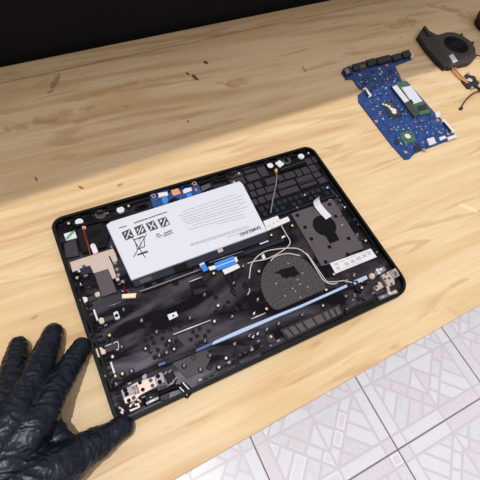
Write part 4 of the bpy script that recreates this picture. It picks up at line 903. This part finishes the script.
for (x, y) in [(583.9,190.0), (560.6,154.8), (589.9,165.2)]: obj('spring_screw', bm_lathe(bmesh.new(), x, y, [(2.8, .3), (2.8, 4.6), (1.6, 5.2), (0, 5)], 14), M_FOIL, CP, smooth=True)
tube('heat_pipe', [(x, y, 2.6) for x, y in [(573.5,159.9), (575.5,146.8), (575.9,131.5), (578.4,117.3)]], 2.2, M_PBLK, FAN, 'black end of the heat pipe')
tube('fan_lead', [(x, y, z) for (x, y), z in zip([(626.7,224.3), (640.1,223.8), (646.9,212.6), (626.3,173.3), (594.0,146.9), (569.4,143.1), (551.3,141.6), (530.1,135.2), (512.5,126.7), (501.3,119.8)], (6, 6, 4, 2, 3, 5, 6, 5, 3, 2))], 1.2, M_PBLK, FAN, 'thin black fan lead')
plate('fan_plug', [(498.9,121.7), (507.4,121.6), (504.7,117.3), (497.2,117.1)], .3, 3, M_PBLK, FAN, .4)

# ------------------------------------------------------------------ dark round thing cut off by the right edge
x, y = [(745.5,298.0)][0]
CN = thing('round_container', 'dark round container cut off by the photo edge, behind the cooling fan', 'container', tuple(mm(x, y)))
M_CN = mat('dark_red_black', (36, 16, 16), .5, 0, .2)
obj('body', bm_lathe(bmesh.new(), x, y, [(0, .3), (31, .3), (33, 3), (34, 18), (34, 20), (32, 21), (0, 20)], 48), M_CN, CN)
obj('rim', bm_lathe(bmesh.new(), x, y, [(34.1, 14), (35, 14.6), (35, 20.5), (34, 21.6), (31.5, 21.6), (31, 20.2)], 48), M_PBLK, CN, smooth=False)

# ------------------------------------------------------------------ gloved left hand holding the laptop's corner
def hand_bm():
    bm = bmesh.new()
    def cone(a, b_, ra, rb, n=20, m_=5):
        """closed tapered capsule between two mm points"""
        A, B = Vector(a), Vector(b_); d = (B-A).normalized(); s = d.cross(Vector((0, 0, 1)))
        s = s.normalized() if s.length > 1e-3 else Vector((1, 0, 0)); u = s.cross(d)
        rings = []
        for k in range(m_+1):
            t = math.pi/2*(1-k/m_); rings.append((A-d*ra*math.sin(t), ra*math.cos(t)))
        for k in range(m_+1):
            t = math.pi/2*k/m_; rings.append((B+d*rb*math.sin(t), rb*math.cos(t)))
        V = []
        for c, r in rings:
            V.append([bm.verts.new((c+(s*math.cos(2*math.pi*k/n)+u*math.sin(2*math.pi*k/n))*max(r, .02))) for k in range(n)])
        for r0, r1 in zip(V, V[1:]):
            for k in range(n): bm.faces.new((r0[k], r0[(k+1) % n], r1[(k+1) % n], r1[k]))
        bm.faces.new(V[0][::-1]); bm.faces.new(V[-1])
    def chain(pts, rs):
        for i in range(len(pts)-1): cone(pts[i], pts[i+1], rs[i], rs[i+1])
    for pts, rs in HAND: chain(pts, rs)
    return bm
M_GLOVE = mat('nitrile_glove', (11, 15, 27), .38, 0, .45, bump=.5, bscale=190)
M_GLOVE.node_tree.nodes['Principled BSDF'].inputs['Specular Tint'].default_value = (.75, .85, 1, 1)
M_SKIN = mat('skin', (190, 140, 112), .5, bump=.1, bscale=300); M_SLEEVE = mat('dark_sleeve', (30, 32, 40), .85, bump=.3, bscale=500)
HAND = [
  ([(-183.0, -129.1, 13.0), (-199.3, -132.5, 18.0), (-218.1, -135.4, 26.0), (-241.9, -140.2, 34.0), (-272.2, -145.1, 42.0)], [11.5, 13.2, 16, 21, 24]),   # thumb
  ([(-196.3, -38.1, 11.0), (-207.3, -50.8, 17.0), (-221.5, -69.4, 28.0), (-235.4, -86.7, 38.0), (-248.0, -102.9, 44.0), (-281.7, -127.1, 44.0)], [10.6, 11.4, 12.2, 13.6, 15.5, 20]),   # index
  ([(-217.9, -12.5, 11.0), (-226.9, -29.2, 18.0), (-237.5, -50.5, 30.0), (-251.3, -74.6, 42.0), (-262.2, -90.6, 48.0), (-293.6, -117.6, 48.0)], [11, 12, 13, 14, 16, 20]),   # middle
  ([(-252.3, -12.5, 11.0), (-256.8, -28.8, 17.0), (-261.9, -50.4, 29.0), (-270.1, -72.5, 42.0), (-279.4, -85.8, 46.0), (-307.9, -110.6, 46.0)], [10.6, 11.5, 12.4, 13.5, 15, 19]),   # ring
  ([(-284.0, -43.0, 10.0), (-287.3, -52.8, 16.0), (-290.9, -66.3, 25.0), (-296.7, -79.8, 36.0), (-302.4, -89.8, 40.0), (-323.9, -110.5, 42.0)], [9.5, 10.2, 11, 12, 14, 18]),   # pinky
  ([(-237.2, -88.6, 32.0), (-238.9, -105.9, 28.0), (-234.4, -122.5, 28.0)], [10, 11, 12.5]),   # web
]

def remeshed(bm, vox, smooth, name):
    me = bpy.data.meshes.new(name); bm.to_mesh(me); bm.free()
    o = bpy.data.objects.new(name, me); C.objects.link(o)
    md = o.modifiers.new('r', 'REMESH'); md.mode = 'VOXEL'; md.voxel_size = vox
    ms = o.modifiers.new('s', 'SMOOTH'); ms.factor = .5; ms.iterations = smooth
    dg = bpy.context.evaluated_depsgraph_get(); out = bpy.data.meshes.new_from_object(o.evaluated_get(dg))
    bpy.data.objects.remove(o); b2 = bmesh.new(); b2.from_mesh(out); bpy.data.meshes.remove(out); return b2
WR = (-338, -168, 44); CF = (-368, -215, 50); EL = (-455, -360, 75)
HAND.append(([(-250.8, -135.9, 34), (-281.7, -127.1, 40), (-307.9, -110.6, 42), (-323.9, -110.5, 40)], [18, 20, 20, 18]))
HAND.append(([(-248.1, -103.7, 42), (-262.2, -90.6, 45), (-279.4, -85.8, 44), (-302.4, -89.8, 39)], [14, 15, 14.5, 13]))
HAND.append(([(-262, -112, 43), (-285, -100, 44), (-305, -98, 40)], [17, 18, 16]))
for a, r in (((-274, -142.7, 42), 23), ((-293.6, -117.6, 46), 21), ((-323.9, -110.5, 42), 18)): HAND.append(([a, WR, CF], [r, 25, 30]))
hb = remeshed(hand_bm(), 1.25, 14, 'glove')
# creases of the stretched rubber: across the fingers, and across the back of the hand
SEGS = []
for pts, rs in HAND[:5]:
    t0 = 0
    for i in range(len(pts)-1):
        SEGS.append((Vector(pts[i]), Vector(pts[i+1]), t0, len(SEGS)//5)); t0 += (Vector(pts[i+1])-Vector(pts[i])).length
hb.normal_update()
disp = []
for v in hb.verts:
    best = 1e9
    for A, B, t0, ci in SEGS:
        d = B-A; t = max(0, min(1, (v.co-A).dot(d)/d.length_squared)); q = (v.co-(A+d*t)).length
        if q < best: best = q; bt = t0+t*d.length; bc = ci; off = v.co-(A+d*t)
    p = v.co
    n1 = noise.noise(Vector((bt/8.5+off.x/30, off.x/16+off.z/20, bc*7.3)) + 0.7*noise.noise_vector(p/15))
    fade = min(1, max(0, (bt-9)/14)) * (1.0 if bt < 90 else .35)
    r1 = (1-min(1, abs(n1)*3.2))
    n2 = noise.noise(Vector((p.x/46+3, (p.y+0.32*p.x)/9.0, p.z/40)) + 0.9*noise.noise_vector(p/22))
    back_ = min(1, max(0, (bt-62)/26))
    r2 = (1-min(1, abs(n2)*3.0))
    n3 = noise.noise(p/13)
    disp.append((r1*.9*fade*(1-.7*back_) + r2*1.3*back_ + n3*1.0 + (1-min(1, abs(noise.noise(Vector((p.x/9, p.y/5, p.z/9))+0.8*noise.noise_vector(p/10)))*3))*.55) - .6)
for v, d in zip(hb.verts, disp):
    v.co = v.co + v.normal*d
    if v.co.z < .25: v.co.z = .25
for v in hb.verts: v.co = mm(*v.co)
fb_ = bmesh.new()
bm_tube(fb_, [WR, CF, (-395, -260, 57), EL], [20, 25, 30, 38], 24, 6)
PER = tag(obj('person', fb_, M_SKIN, smooth=True), 'left hand in a black glove on the table, touching the opened laptop', 'person')
obj('glove', hb, M_GLOVE, PER, 'black nitrile glove', True)
sl = bmesh.new(); bm_tube(sl, [(-390, -252, 56), (-420, -302, 64), (-475, -393, 81)], [37, 40, 45], 24, 6)
obj('sleeve', sl, M_SLEEVE, PER, 'dark sleeve', True)
